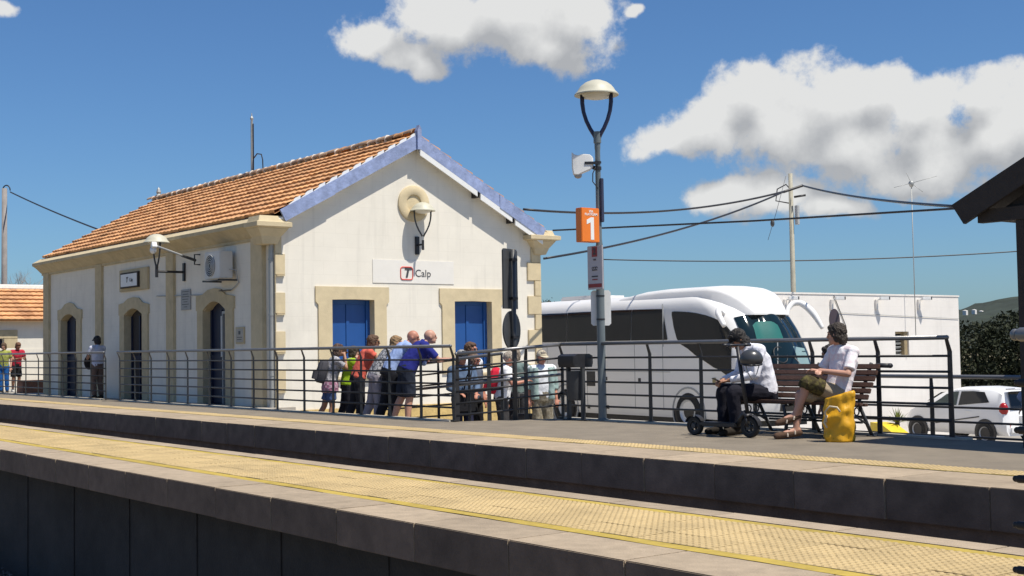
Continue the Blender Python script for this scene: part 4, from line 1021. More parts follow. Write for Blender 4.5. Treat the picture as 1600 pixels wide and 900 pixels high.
# stub of a barrier close by at the right edge
g = thing('near_barrier', 'dark rounded bar ends of a barrier close by at the right frame edge', 'barrier', (-2.86, 4.72, 0))
pe = at_d(1586, 523, 5.15)-Vector((-2.86, 4.72, 0)); pb = at_d(1589, 820, 5.15)-Vector((-2.86, 4.72, 0))
b = MB(); b.tube([tuple(pe), tuple(pe+Vector((.02,.003,0))), tuple(pe+Vector((1.6,.25,0)))], [.018,.028,.028], 12); b.ell(pe, (.02,.02,.024)); b.build('handrail', m_railtop, g, True)
for y in (598, 672, 748, 820, 890):
    p = at_d(1587 if y > 700 else 1589, y, 5.15)-Vector((-2.86, 4.72, 0))
    b = MB(); b.tube([tuple(p), tuple(p+Vector((.012,.002,0))), tuple(p+Vector((1.6,.25,0)))], [.011,.0165,.0165], 10); b.ell(p, (.012,.012,.013)); b.build('bar', mat('dark_barrier_bar', (.022,.017,.016), .6, .1, 8, .05), g, True)
b = MB(); b.box((1.2, .15, -.0), (1.26, .21, 1.1)); b.build('post', m_rail, g)

# ------------------------------------------------------------------ street lamp with its signs and camera (each its own thing)
LX, LY = -14.642, 12.90
g = thing('street_lamp', 'tall grey platform lamp post with mushroom head', 'street lamp', (LX, LY, 0))
b = MB(); b.lathe([(.075,0),(.075,.03),(.062,.04),(.060,2.55),(.054,2.62),(.042,2.7),(.040,4.05),(.045,4.1),(.045,4.16),(.058,4.17),(.058,4.34)], (0,0,0), 16); b.build('pole', m_pole, g, 'auto')
b = MB(); b.lathe([(.10,0.0),(.10,.015),(.02,.016)], (0,0,.001), 16); b.build('base_flange', m_pole, g)
b = MB(); b.obox((.045, .02, 3.30), (.03,0,0), (0,.03,0), (0,0,.33)); b.obox((-.02,0,3.0),(.05,0,0),(0,.06,0),(0,0,.012)); b.build('cable_box', mat('dark_blue_box', (.03,.035,.07), .5), g, bevel=.008)
dome_lamp_parts(g, (0, 0, 4.90), .335, (.8,.6,0), 1.15)
g = thing('platform_number_sign', 'orange double sided sign with a white number 1 fixed to the lamp post', 'sign', (LX-.0, LY, 2.66))
b = MB(); b.box((-.07, -.40, .0), (.07, -.05, .51)); b.build('sign_box', m_orange, g, bevel=.008)
b = MB(); b.box((-.03, -.05, .05), (.03, .0, .09)); b.box((-.03, -.05, .43), (.03, .0, .47)); b.build('bracket', m_blk, g)
wt = mat('sign_white_print', (.80,.80,.78), .5, .03, 5, 0)
b = MB(); b.extr([(-.012,.0),(.052,.0),(.052,.335),(.0,.335),(-.088,.292),(-.088,.228),(-.012,.258)], (.0705,-.215,.035), (0,1,0), (0,0,1), (1,0,0), 0, .003); b.build('number', wt, g)
words('VIA', wt, g, (.0715, -.215, .455), (0,1,0), (0,0,1), .055, 'lettering', bold=.001)
words('PLATFORM', wt, g, (.0715, -.215, .41), (0,1,0), (0,0,1), .050, 'lettering', bold=.001)
g = thing('direction_sign', 'grey sign with a red number 2 panel below the orange sign', 'sign', (LX, LY, 1.96))
b = MB(); b.box((-.185, -.085, 0), (.155, -.062, .655)); b.build('sign_panel', mat('shaded_sign_panel', (.50,.48,.51), .45, .05, 6, 0), g, bevel=.006)
b = MB(); b.box((-.075, -.0895, .49), (.045, -.086, .64)); b.build('number_square', m_red, g)
b = MB(); b.box((-.165, -.0895, .03), (.135, -.086, .085)); b.build('red_band', m_red, g)
words('2', m_ink, g, (-.015, -.092, .565), (1,0,0), (0,0,1), .13, 'number', bold=.004)
words('VIA', m_ink, g, (-.015, -.0875, .445), (1,0,0), (0,0,1), .045)
b = MB()
for k in range(3): b.tube([(-.055+.04*k+.02*cos(a*pi/6), -.0885, .315+.022*sin(a*pi/6)) for a in range(11)], .005, 5)
b.tube([(-.075,-.0885,.285),(.045,-.0885,.288)], .004, 5)
b.build('pictogram', m_ink, g)
b = MB(); b.box((-.085, -.089, .185), (.055, -.0865, .205)); b.build('small_print', m_ink, g)
b = MB(); b.box((-.075, -.089, .140), (.045, -.0865, .158)); b.build('small_print', m_red, g)
b = MB(); b.box((-.02, -.062, .1), (.02, -.0, .13)); b.box((-.02, -.062, .55), (.02, -.0, .58)); b.build('bracket', m_blk, g)
g = thing('notice_plate', 'blank white plate strapped behind the lamp post above the railing', 'sign', (LX, LY, 1.42))
b = MB(); b.extr([(-.14+.03,0),(.16-.03,0),(.16,.03),(.16,.50),(.13,.53),(-.11,.53),(-.14,.50),(-.14,.03)], (.0,0,0), (.62,.78,0), (0,0,1), (-.78,.62,0), .066, .082); b.build('plate', m_white, g)
b = MB(); b.lathe([(.064,.08),(.064,.105)], (0,0,0), 14); b.lathe([(.064,.43),(.064,.455)], (0,0,0), 14); b.build('strap', m_blk, g)
g = thing('lamp_camera', 'white weatherproof camera housing clamped high on the lamp post', 'camera', (LX, LY, 3.78))
b = MB()
dl = Vector((-.61,-.79,0)).normalized(); dn = Vector((.79,-.61,0))
b.loft([[dl*t+dn*(w*a)+Vector((0,0,z0 if k < 2 else z1)) for k, a in enumerate((-1,1,1,-1))] for (t, w, z0, z1) in ((.07,.05,.02,.17),(.12,.07,-.02,.21),(.22,.07,-.06,.22),(.30,.07,-.10,.20),(.37,.07,-.09,.22),(.39,.06,.02,.26))])
b.build('housing', m_white, g, 'auto', bevel=.012)
b = MB(); b.ell(dl*.30+Vector((0,0,-.10)), (.06,.06,.045)); b.build('camera_dome', m_grey, g, True)
b = MB(); b.obox(dl*.10+dn*.06+Vector((0,0,.08)), dl*.10, dn*.02, Vector((0,0,.02))); b.tube([tuple(dl*.03), tuple(dl*.12+Vector((0,0,.05)))], .03, 8); b.lathe([(.055,-.02),(.055,.03)],(0,0,0),12); b.lathe([(.055,.08),(.055,.11)],(0,0,0),12); b.build('clamp', m_blk, g)
b = MB(); b.tube([(.03,-.05,.05),(.02,-.12,-.08),(-.02,-.09,-.2),(.03,-.03,-.3)], .008, 6); b.build('cable', m_blk, g)

# road signs seen from behind
rp = at_z(802, 655, 0)
g = thing('road_sign', 'dark back of a tall panel over a round road sign behind the railing', 'road sign', (-15.93, 12.25, -.65))
fa = Vector((.50,-.866,0)).normalized(); ra = Vector((.866,.50,0))
sr = Vector((CR.x, CR.y, 0)).normalized()
ax1 = Matrix.Rotation(radians(64), 4, 'Z') @ sr
nx1 = Vector((ax1.y, -ax1.x, 0))
b = MB(); b.tube([(0,0,0),(0,0,3.28)], .038, 10); b.build('post', m_iron, g, True)
b = MB(); b.extr([(-.24,0),(.26,0),(.26,.90),(.22,.93),(-.20,.93),(-.24,.90)], (0,0,2.36), ax1, (0,0,1), nx1, -.075, -.05); b.build('tall_panel', m_iron, g)
b = MB(); b.extr([(.30*cos(k*pi/16), .30*sin(k*pi/16)) for k in range(32)], Vector((0,0,2.03))+ax1*.03, ax1, (0,0,1), nx1, -.068, -.045); b.build('round_disc', m_iron, g)
b = MB(); b.box((-.05,-.05,1.9),(.05,.05,1.94)); b.box((-.05,-.05,2.5),(.05,.05,2.54)); b.box((-.05,-.05,3.1),(.05,.05,3.14)); b.build('clip', m_blk, g)
p = at_d(1301, 500, 29)
g = thing('round_road_sign', 'dark round sign with tan plate on a thin post before the warehouse', 'road sign', (p.x, p.y, -1.6))
a2 = Matrix.Rotation(radians(50), 4, 'Z') @ sr; n2 = Vector((a2.y, -a2.x, 0))
b = MB(); b.tube([(0,0,0),(0,0,p.z+1.6)], .03, 8); b.build('post', m_zinc, g, True)
b = MB(); b.extr([(.25*cos(k*pi/16), .25*sin(k*pi/16)) for k in range(32)], (0,0,p.z+1.6), a2, (0,0,1), n2, .035, .055); b.build('disc', mat('dark_red_grey_sign', (.045,.03,.04), .6), g)
b = MB(); b.extr([(-.11,-.60),(.11,-.60),(.11,-.28),(-.11,-.28)], (0,0,p.z+1.6), sr, (0,0,1), (sr.y,-sr.x,0), .035, .05); b.build('sub_plate', mat('tan_plate', (.33,.29,.18), .6), g)

# ------------------------------------------------------------------ litter bin
g = thing('litter_bin', 'dark steel litter bin hanging between two posts beside the lamp', 'litter bin', (-15.06, 12.74, 0))
for s in (-.165, .165):
    b = MB(); b.box((s-.025, -.03, 0), (s+.025, .03, .97)); b.box((s-.08, -.07, 0), (s+.08, .07, .015)); b.build('post', m_iron, g, bevel=.004)
b = MB(); b.lathe([(.001,.30),(.115,.30),(.125,.34),(.14,.74),(.13,.74),(.12,.36)], (0,0,0), 20); b.build('drum', m_iron, g, 'auto')
b = MB(); b.loft([[(x, y*k, z) for (y, z) in ((-.22,.80),(-.245,.86),(-.24,.97),(-.16,1.0),(.16,1.0),(.24,.97),(.245,.86),(.22,.80))] for (x, k) in ((-.195,.72),(-.18,.8),(.18,.8),(.195,.72))]); b.build('hood', m_blk, g, 'auto')
b = MB(); b.box((-.16,-.02,.46),(.16,.02,.48)); b.build('cross_bar', m_iron, g)

# ------------------------------------------------------------------ bench
BX0, BX1 = -11.35, -9.52
g = thing('park_bench', 'brown slatted bench with iron legs in front of the railing', 'bench', ((BX0+BX1)/2, 12.4, 0)); hb = (BX1-BX0)/2
for i in range(5):
    b = MB(); y = -.30+i*.092; b.box((-hb, y-.037, .395-.008*i), (hb, y+.037, .43-.008*i)); b.build('seat_slat', m_wood, g, bevel=.008)
for i in range(6):
    z = .47+i*.070; y = .10+.045*i; b = MB(); b.obox((0, y, z), (hb,0,0), (0,.012,.028), (0,-.016,.006)); b.build('back_slat', m_wood, g, bevel=.006)
for x in (-hb+.14, 0, hb-.14):
    b = MB()
    b.tube([(x,-.30,.0),(x,-.27,.18),(x,-.32,.36),(x,-.1,.385),(x,.08,.37),(x,.16,.50),(x,.36,.86)], .022, 8)
    b.tube([(x,.34,.0),(x,.24,.16),(x,.12,.36)], .022, 8)
    b.tube([(x,-.27,.15),(x,-.1,.24),(x,.05,.24),(x,.24,.15)], .014, 6)
    for k in range(2):
        c = Vector((x, -.08+k*.14, .30)); b.tube([c+Vector((0,.045*cos(a*pi/5),.045*sin(a*pi/5))) for a in range(11)], .009, 6)
    b.box((x-.04,-.36,0),(x+.04,-.24,.012)); b.box((x-.04,.28,0),(x+.04,.40,.012))
    b.build('bench_leg', m_iron, g, True)
b = MB(); b.tube([(hb-.1,.40,.835),(hb+.07,.42,.83)], .028, 8); b.ell((hb+.08,.42,.83), (.035,.03,.03)); b.build('end_knob', m_iron, g, True)
b = MB(); b.box((-hb+.2,-.02,.20),(hb-.2,.02,.225)); b.box((-hb+.2,.22,.15),(hb-.2,.25,.175)); b.build('stretcher', m_iron, g)
p = at_z(1283, 672, 0)
b = MB(); b.box((-.13,-.10,0),(.13,.10,.34)); o = b.build('grey_carton', mat('grey_carton', (.30,.29,.27), .8, .1, 8), bevel=.01); o.location = (-10.03, 12.55, 0.0)
tag(o, 'pale grey carton standing under the bench', 'box')

# ------------------------------------------------------------------ yellow bag
g = thing('tote_bag', 'bulging yellow roll top waterproof bag standing beside the seated man', 'bag', (-9.42, 11.83, 0), radians(25))
m_bag = mat('yellow_tarpaulin', (.70,.36,.008), .5, .18, 7, .35, 14, stain=.25)
b = MB(); R = []
for i in range(27):
    t = i/26; z = .52*t; n = 36; ring = []
    for k in range(n):
        a = 2*pi*k/n; e = .75
        cx = abs(cos(a))**e*(1 if cos(a) > 0 else -1); sy = abs(sin(a))**e*(1 if sin(a) > 0 else -1)
        w = .165*(1-.05*t+.03*sin(t*9)); d = .12*(1-.55*max(0,t-.5)*1.4)
        q = Vector((cx*w, sy*d, z))
        q += Vector((cx, sy, 0))*(.034*noise.noise(q*9+Vector((3,1,0)))+.022*noise.noise(Vector((q.x*26,q.y*26,q.z*11))))
        q.z += (.05*cx if t > .9 else .05*cx*t)+.018*noise.noise(q*14)*(t)
        ring.append(q)
    R.append(ring)
b.loft(R); b.build('bag_body', m_bag, g, True)
b = MB(); b.tube([(-.11,-.12,.22),(-.115,-.15,.34),(-.06,-.155,.40),(.02,-.15,.39),(.05,-.14,.34)], .012, 6); b.tube([(-.10,-.125,.30),(-.13,-.14,.22),(-.10,-.14,.16)], .012, 6); b.build('strap', mat('cream_strap', (.55,.47,.33), .8, .1, 9), g, True)
b = MB(); b.lathe([(.15,.0),(.16,.02),(.15,.05)], (0,0,0), 20); b.v = [(x, y*.75, z) for x, y, z in b.v]; b.build('base_hem', m_bag, g, True)

# ------------------------------------------------------------------ electric scooter
sc0 = at_z(1084, 680, 0); sc1 = at_z(1170, 684, 0)
g = thing('electric_scooter', 'black electric kick scooter parked in front of the seated man in a cap', 'scooter', (sc0.x, sc0.y+.03, 0), atan2(sc1.y-sc0.y, sc1.x-sc0.x)); wb = (sc1-sc0).length
for x, R_ in ((0, .115), (wb, .125)):
    b = MB(); b.lathe([(R_*.62,-.03),(R_*.9,-.035),(R_,-.02),(R_,.02),(R_*.9,.035),(R_*.62,.03),(R_*.62,-.03)], (0,0,0), 24, 'y', False); w = b.build('wheel', m_tyre, g, 'auto'); w.location = (x, 0, R_)
    b = MB(); b.lathe([(.03,-.045),(.03,.045)], (0,0,0), 12, 'y')
    for k in range(5): b.obox((R_*.38*cos(k*2*pi/5), 0, R_*.38*sin(k*2*pi/5)), Vector((cos(k*2*pi/5),0,sin(k*2*pi/5)))*R_*.3, (0,.014,0), Vector((-sin(k*2*pi/5),0,cos(k*2*pi/5)))*.010)
    b.lathe([(R_*.55,-.028),(R_*.66,-.028),(R_*.66,.028),(R_*.55,.028),(R_*.55,-.028)], (0,0,0), 20, 'y', False); b.build('hub', m_iron, w)
b = MB(); b.box((.14,-.075,.12),(wb-.17,.075,.17)); b.box((.08,-.05,.13),(.16,.05,.16)); b.build('deck', m_blk, g, bevel=.012)
b = MB(); b.tube([(wb-.18,0,.15),(wb-.10,0,.26),(wb-.06,0,.30)], .035, 8); b.build('neck', m_blk, g, True)
b = MB(); b.tube([(wb-.005,.05,.13),(wb-.03,.05,.27)], .014, 6); b.tube([(wb-.005,-.05,.13),(wb-.03,-.05,.27)], .014, 6); b.ell((wb-.02,0,.26),(.04,.07,.03)); b.build('fork', m_blk, g, True)
b = MB(); b.tube([(wb-.03,0,.26),(wb-.16,0,1.08)], .024, 10); b.build('stem', m_blk, g, True)
b = MB(); b.tube([(wb-.165,-.26,1.10),(wb-.165,.26,1.10)], .014, 8); b.tube([(wb-.165,-.27,1.10),(wb-.165,-.15,1.10)], .019, 8); b.tube([(wb-.165,.15,1.10),(wb-.165,.27,1.10)], .019, 8); b.build('handlebar', m_blk, g, True)
b = MB(); b.lathe([(R_*1.12, -.04),(R_*1.12,.04)], (0,0,0), 20, 'y'); 
b = MB(); b.grid([[(R*cos(a)*1.0, y, .115+R*sin(a)) for y in (-.04,.04)] for R in (.135,) for a in [pi*.15+i*pi*.75/10 for i in range(11)]]); b.build('mudguard', m_blk, g, True)
b = MB(); b.grid([[(wb+.145*cos(a), y, .125+.145*sin(a)) for y in (-.04,.04)] for a in [pi*.05+i*pi*.7/10 for i in range(11)]]); b.build('mudguard', m_blk, g, True)
b = MB(); b.tube([(wb*.45,.06,.12),(wb*.42,.14,.01)], .008, 6); b.build('kickstand', m_zinc, g, True)
hp = at_y(1174, 561, sc1.y+.06)
g = thing('helmet', 'dark grey riding helmet hanging from the scooter handlebar', 'helmet', hp, radians(-35))
b = MB(); b.ell((0,0,.0), (.118,.140,.118), Matrix.Rotation(radians(12), 3, 'Y'), 24, 14, 0, pi*.66); b.build('shell', mat('grey_helmet_shell', (.05,.052,.056), .28, .1, 5, 0), g, True)
b = MB(); b.tube([(.102*cos(a*pi/12), .122*sin(a*pi/12), -.055-.020*cos(a*pi/12)) for a in range(25)], .012, 6); b.build('rim', m_blk, g, True)
b = MB(); b.tube([(.05,-.09,-.04),(.06,-.06,-.16),(.04,0.0,-.25),(.05,.05,-.17),(.05,.09,-.04)], .007, 6); b.build('chin_strap', m_grey, g, True)

# ------------------------------------------------------------------ shelter at the right edge
s0 = at_y(1490, 320, 12.3)
g = thing('platform_shelter', 'dark timber shelter roof with gable boards at the right frame edge', 'shelter', (-5.4, 13.4, 0))
SB = Vector((-5.4, 13.4, 0))
s1 = at_y(1600, 247, 12.3); sl_ = (s1.z-s0.z)/(s1.x-s0.x)
xm = -5.4; zt = lambda x: s0.z+sl_*((x if x <= xm else 2*xm-x)-s0.x)
b = MB()
def sh(x, y, z): return (x-SB.x, y-SB.y, z)
for (xa, xb) in ((s0.x, xm), (2*xm-s0.x, xm)):
    k = 1 if xa < xb else -1; th = .06
    b.add([sh(xa,12.3,zt(xa)),sh(xb,12.3,zt(xb)),sh(xb,14.9,zt(xb)),sh(xa,14.9,zt(xa)),sh(xa+k*.03,12.3,zt(xa)-th),sh(xb,12.3,zt(xb)-th),sh(xb,14.9,zt(xb)-th),sh(xa+k*.03,14.9,zt(xa)-th)], [(0,1,2,3),(7,6,5,4),(0,4,5,1),(1,5,6,2),(2,6,7,3),(3,7,4,0)])
b.build('roof_panel', m_darkwood, g)
e1 = at_y(1507, 350, 12.28)
for yy in (12.26, 14.86):
    b = MB()
    for k, xa in ((1, s0.x), (-1, 2*xm-s0.x)):
        dx = (e1.x-s0.x)*k; dz = e1.z-s0.z; L_ = (xm-s0.x)*k
        b.add([sh(xa,yy,zt(s0.x)-.004),sh(xm,yy,zt(xm)-.004),sh(xm,yy,zt(xm)-.25),sh(xa+dx,yy,zt(s0.x)+dz), sh(xa,yy+.05,zt(s0.x)-.004),sh(xm,yy+.05,zt(xm)-.004),sh(xm,yy+.05,zt(xm)-.25),sh(xa+dx,yy+.05,zt(s0.x)+dz)], [(0,1,2,3),(7,6,5,4),(0,4,5,1),(1,5,6,2),(2,6,7,3),(3,7,4,0)])
    b.build('gable_board', m_darkwood, g)
u1 = at_y(1560, 346.5, 12.4).z
b = MB(); b.box(sh(e1.x+.12, 12.34, u1), sh(2*xm-e1.x-.12, 12.44, u1+.14)); b.build('tie_beam', m_darkwood, g)
b = MB(); b.add([sh(e1.x+.15,12.45,u1+.02), sh(2*xm-e1.x-.15,12.45,u1+.02), sh(xm,12.45,zt(xm)-.1)], [(0,1,2)]); b.add([sh(e1.x+.15,14.75,u1+.02), sh(2*xm-e1.x-.15,14.75,u1+.02), sh(xm,14.75,zt(xm)-.1)], [(0,2,1)]); b.build('gable_infill', m_darkwood, g)
b = MB(); b.box(sh(e1.x+.15,12.46,u1+.03), sh(2*xm-e1.x-.15,14.74,u1+.06)); b.build('ceiling_boards', m_darkwood, g)
px = at_y(1601, 450, 12.4).x
for (x, y) in ((px, 12.4), (2*xm-px, 12.4), (px, 14.8), (2*xm-px, 14.8)):
    b = MB(); b.box(sh(x-.05,y-.05,-.05 if y < 13 else -.7), sh(x+.05,y+.05,u1)); b.build('post', m_darkwood, g, bevel=.006)

# ------------------------------------------------------------------ poles and wires
pw = at_d(1240, 470, 44); top = at_d(1237, 270, 44)
g = thing('utility_pole', 'slim steel utility pole behind the warehouse carrying several cables', 'utility pole', (pw.x, pw.y, -2.3))
tp = top-Vector((pw.x, pw.y, -2.3))
tp = Vector((0, 0, tp.z))
b = MB(); b.tube([(0,0,0),(0,0,tp.z)], [.11,.07], 8); b.build('pole', mat('weathered_pole', (.34,.32,.25), .7, .15, 3), g, True)
jn = at_d(1228, 298, 44)-Vector((pw.x, pw.y, -2.3))
b = MB(); b.tube([(0,0,tp.z-.55),tuple(Vector((-.2,0,tp.z-.35))),(-.42,-.2,tp.z-.5),(-.45,-.25,tp.z-.9),(-.1,0,tp.z-1.0)], .022, 6); b.tube([(.05,.1,tp.z-.8),(.35,.35,tp.z-.75)], .04, 6); b.build('cable_loop', m_blk, g, True)
b = MB(); b.box((.10,.05,tp.z-1.75),(.22,.17,tp.z-1.1)); b.build('junction_box', m_grey, g, bevel=.01)
P0 = Vector((pw.x, pw.y, at_d(1238, 291, 44).z))
grp = 'overhead wires strung from the utility pole'
cable([at_d(818, 327, 36), at_d(1226, 299, 43.7)], .035, 'thick bundled cable running left from the utility pole to the station roof', sag=.35)
cable([at_d(850, 404, 31), at_d(1226, 299, 43.7)], .03, 'cable rising steeply from the station corner to the utility pole', sag=.25)
cable([at_d(1224, 300, 43.7), at_d(1254, 290, 43.9)], .05, 'twisted cable joint clipped to the utility pole', 'cable_joint')
cable([at_d(1254, 290, 43.9), at_d(1500, 323, 22)], .03, 'cable running right from the utility pole towards the shelter roof', sag=.10)
cable([at_d(864, 360, 31), at_d(1180, 345, 27), at_d(1505, 325, 22)], .022, 'straight black cable crossing behind the orange sign', sag=.0)
cable([at_d(930, 405, 60), at_d(1600, 392, 60)], .03, 'thin lowest wire crossing the sky above the coach', sag=.25, m=m_iron)
p0 = at_d(1208, 343, 43)
b = MB(); b.tube([at_d(1228, 275, 43), at_d(1212, 335, 43), at_d(1200, 375, 43)], .008, 5); b.ell(at_d(1207, 349, 43), (.07,.07,.12)); tag(b.build('guy_wire', m_iron, None, True), 'thin guy wire with a small insulator left of the utility pole', 'cable')
# whip antenna
a1 = at_d(1430, 490, 40); a2 = at_d(1430, 285, 40)
g = thing('whip_antenna', 'thin mast with four wire rods rising behind the warehouse', 'antenna', (a1.x, a1.y, 1.2))
h_ = a2.z-1.2
b = MB(); b.tube([(0,0,0),(0,0,h_)], .014, 6); b.build('mast', m_zinc, g, True)
b = MB(); b.lathe([(.04,-.12),(.09,0),(.06,.06),(.01,.08)], (0,0,h_), 10); b.build('hub', m_zinc, g, True)
for px_, py_ in ((1397, 293), (1464, 275), (1416, 270), (1442, 300)):
    q = at_d(px_, py_, 40)-Vector((a1.x, a1.y, 1.2)); b = MB(); b.tube([(0,0,h_), tuple(q)], .008, 5); b.build('rod', m_zinc, g, True)
# left pole and wire
q = at_d(7, 300, 60)
g = thing('utility_pole', 'weathered pole with hooked cable top at the far left edge', 'utility pole', (q.x, q.y, -.6))
hz = at_d(7, 291, 60).z+.6
b = MB(); b.tube([(0,0,0),(0,0,hz-.1)], [.15,.12], 8); b.build('pole', mat('grey_wood_pole', (.25,.23,.22), .9, .2, 2), g, True)
b = MB(); b.tube([(-.12,-.05,0.6),(-.12,-.05,hz-.2)]+[(-.12+.22*(1-cos(a*pi/8))*.6, -.05+.22*(1-cos(a*pi/8))*.6, hz-.2+.25*sin(a*pi/8)) for a in range(1, 9)], .03, 6); b.build('cable', m_blk, g, True)
cable([at_d(16, 300, 60), at_d(152, 358, 48), at_d(260, 405, 46)], .03, 'black cable running from the left pole down to the station roof', sag=.05)

# ------------------------------------------------------------------ vegetation and hills
def leaf_cloud(b, n, place, size, rs):
    for i in range(n):
        c, s = place(); s *= size
        a = Vector((rs.gauss(0,1), rs.gauss(0,1), rs.gauss(0,1))).normalized(); t = a.cross(Vector((rs.gauss(0,1), rs.gauss(0,1), rs.gauss(0,1)))).normalized()
        w = s*rs.uniform(.35,.6)
        b.add([c-a*s, c+t*w, c+a*s, c-t*w], [(0,1,2,3)])
def leaf_mat(name, col, col2):
    M = mat(name, col, .75, .2, 4, 0, spec=.25)
    N, L, bs = nodes_of(M)
    ge = N.new('ShaderNodeNewGeometry'); cr = N.new('ShaderNodeValToRGB'); cr.color_ramp.elements[0].color = (*col, 1); cr.color_ramp.elements[1].color = (*col2, 1)
    L.new(ge.outputs['Random Per Island'], cr.inputs[0]); L.new(cr.outputs[0], bs.inputs['Base Color'])
    return M
m_leaf = leaf_mat('dark_hedge_leaf', (.010,.015,.006), (.030,.036,.015))
m_leaf2 = leaf_mat('olive_scrub_leaf', (.05,.055,.028), (.11,.105,.06))
m_bark = mat('bark', (.10,.08,.06), .95, .3, 6, .5)
def bush(name, label, cat, base, lumps, n, size, m, seed, trunk=True):
    rs = random.Random(seed); g = thing(name, label, cat, base)
    b = MB()
    tot = sum(l[3]*l[4]*l[5] for l in lumps); 
    for (x, y, z, rx, ry, rz) in lumps:
        k = int(n*rx*ry*rz/tot)
        def place():
            while True:
                v = Vector((rs.uniform(-1,1), rs.uniform(-1,1), rs.uniform(-1,1)))
                if .25 < v.length < 1: break
            v = v.normalized()*(v.length**.35)*(1+.22*noise.noise(v.normalized()*2.6+Vector((x,y,z)))+.12*noise.noise(v.normalized()*7))
            return Vector((x+v.x*rx, y+v.y*ry, z+v.z*rz)), rs.uniform(.6,1.4)
        leaf_cloud(b, k, place, size, rs)
    b.build('crown', m, g, fix=False)
    b = MB()
    for (x, y, z, rx, ry, rz) in lumps:
        b.tube([(x*.3, y*.3, 0), (x*.6, y*.6, z*.5), (x, y, z)], [.14,.10,.03], 6)
        for k in range(4): b.tube([(x*.6,y*.6,z*.5), (x+rs.uniform(-.5,.5)*rx, y+rs.uniform(-.5,.5)*ry, z+rs.uniform(-.2,.6)*rz)], [.05,.012], 5)
    b.build('trunk', m_bark, g)
    return g
c = at_d(1570, 560, 62)
bush('hedge_tree', 'large dark evergreen tree behind the hatchback', 'tree', (c.x, c.y, -2.4), [(-.6,-1.2,2.4,1.5,1.9,2.0),(.3,.4,2.9,1.8,1.8,1.9),(1.0,2.2,2.7,1.8,2.0,2.0),(1.8,4.2,3.0,2.2,2.4,2.1),(-.2,-1.2,1.0,1.4,1.7,1.4),(.9,1.5,1.1,1.8,2.2,1.4)], 30000, .10, m_leaf, 11)
c = at_d(1516, 560, 66)
bush('scrub_bush', 'pale olive scrub bush between warehouse and dark tree', 'bush', (c.x, c.y, -2.4), [(-.3,-.4,1.6,1.2,1.2,1.6),(.2,.3,2.6,1.0,1.0,1.2),(.2,.1,.8,1.3,1.3,1.0)], 5000, .085, m_leaf2, 12)
c = at_d(1545, 585, 50)
bush('scrub_bush', 'low olive bush in front of the dark tree above the hatchback', 'bush', (c.x, c.y, -2.4), [(-.6,-.9,.9,1.0,1.0,.9),(.1,.2,.7,.9,.9,.7)], 2400, .07, m_leaf2, 13)
c = at_d(858, 455, 90)
bush('distant_tree', 'dark treetop just showing between the station and the coach roof', 'tree', (c.x, c.y, -2.4), [(0,0,5.2,.8,.8,1.6),(-.8,-.8,3.5,1.4,1.4,1.6)], 2500, .12, m_leaf, 14)
# bare tree at far left
c = at_d(24, 470, 75); rs = random.Random(9)
g = thing('bare_tree', 'leafless pale tree behind the neighbouring roof at far left', 'tree', (c.x, c.y, -.6)); b = MB(); tw = MB()
H_ = c.z+.6
b.tube([(0,0,0),(.1,0,H_*.5),(0,.1,H_)], [.22,.16,.10], 8); b.build('trunk', m_bark, g, True)
def branch(p, d, l, r, k):
    q = p+d*l; tw.tube([p, p.lerp(q,.5)+Vector((rs.gauss(0,.04),rs.gauss(0,.04),rs.gauss(0,.04)))*l, q], [r, r*.8, r*.5], 4)
    if k:
        for i in range(4): branch(p.lerp(q, rs.uniform(.4,1)), (d+Vector((rs.gauss(0,.45),rs.gauss(0,.45),rs.gauss(.08,.35)))).normalized(), l*rs.uniform(.5,.75), r*.5, k-1)
for i in range(7): branch(Vector((0,0,H_*rs.uniform(.6,1))), Vector((rs.gauss(0,.5),rs.gauss(0,.5)+.1,1)).normalized(), rs.uniform(1.2,1.9), .03, 3)
tw.build('crown', mat('pale_twigs', (.30,.26,.23), .95, .2, 4, 0), g, fix=False)
# agave with yellow painted wall at the foot of the warehouse
p = at_d(1402, 657, 33)
g = thing('spiky_plant', 'small spiky yucca growing above the yellow painted wall', 'plant', (p.x, p.y, p.z-.25))
b = MB(); rs = random.Random(4)
for i in range(42):
    a = rs.uniform(0, 2*pi); e = rs.uniform(.1, 1.4); l = rs.uniform(.28,.5); d = Vector((cos(a)*cos(e), sin(a)*cos(e), sin(e))); s = d.cross(Vector((0,0,1))).normalized()*.022; o = Vector((0,0,.2))
    b.add([o-s, o+s, o+d*l*.6+s*.8-Vector((0,0,.02)), o+d*l-Vector((0,0,.10*l)), o+d*l*.6-s*.8-Vector((0,0,.02))], [(0,1,2,3,4)])
b.build('leaves', leaf_mat('yucca_leaf', (.10,.14,.03), (.22,.25,.07)), g, fix=False)
b = MB(); b.tube([(0,0,-.3),(0,0,.22)], [.05,.06], 8); b.build('stem', m_bark, g, True)
p0, p1 = at_d(1376, 662, 33), at_d(1412, 690, 31.5)
b = MB(); d = Vector((p1.x-p0.x, p1.y-p0.y, 0)); n = Vector((-d.y, d.x, 0)).normalized()
q = [Vector((p0.x,p0.y,p0.z))-d*.5, Vector((p0.x,p0.y,p0.z)), Vector((p1.x,p1.y,p1.z)), Vector((p1.x,p1.y,-2.6)), Vector((p0.x,p0.y,-2.6))-d*.5]
b.add([v-n*.0 for v in q]+[v+n*.40 for v in q], [(0,1,2,3,4),(9,8,7,6,5)]+[(i,(i+1)%5,5+(i+1)%5,5+i) for i in range(5)])
o = b.build('ramp_wall', m_yel); tag(o, 'low yellow painted sloping wall at the foot of the warehouse', 'wall')
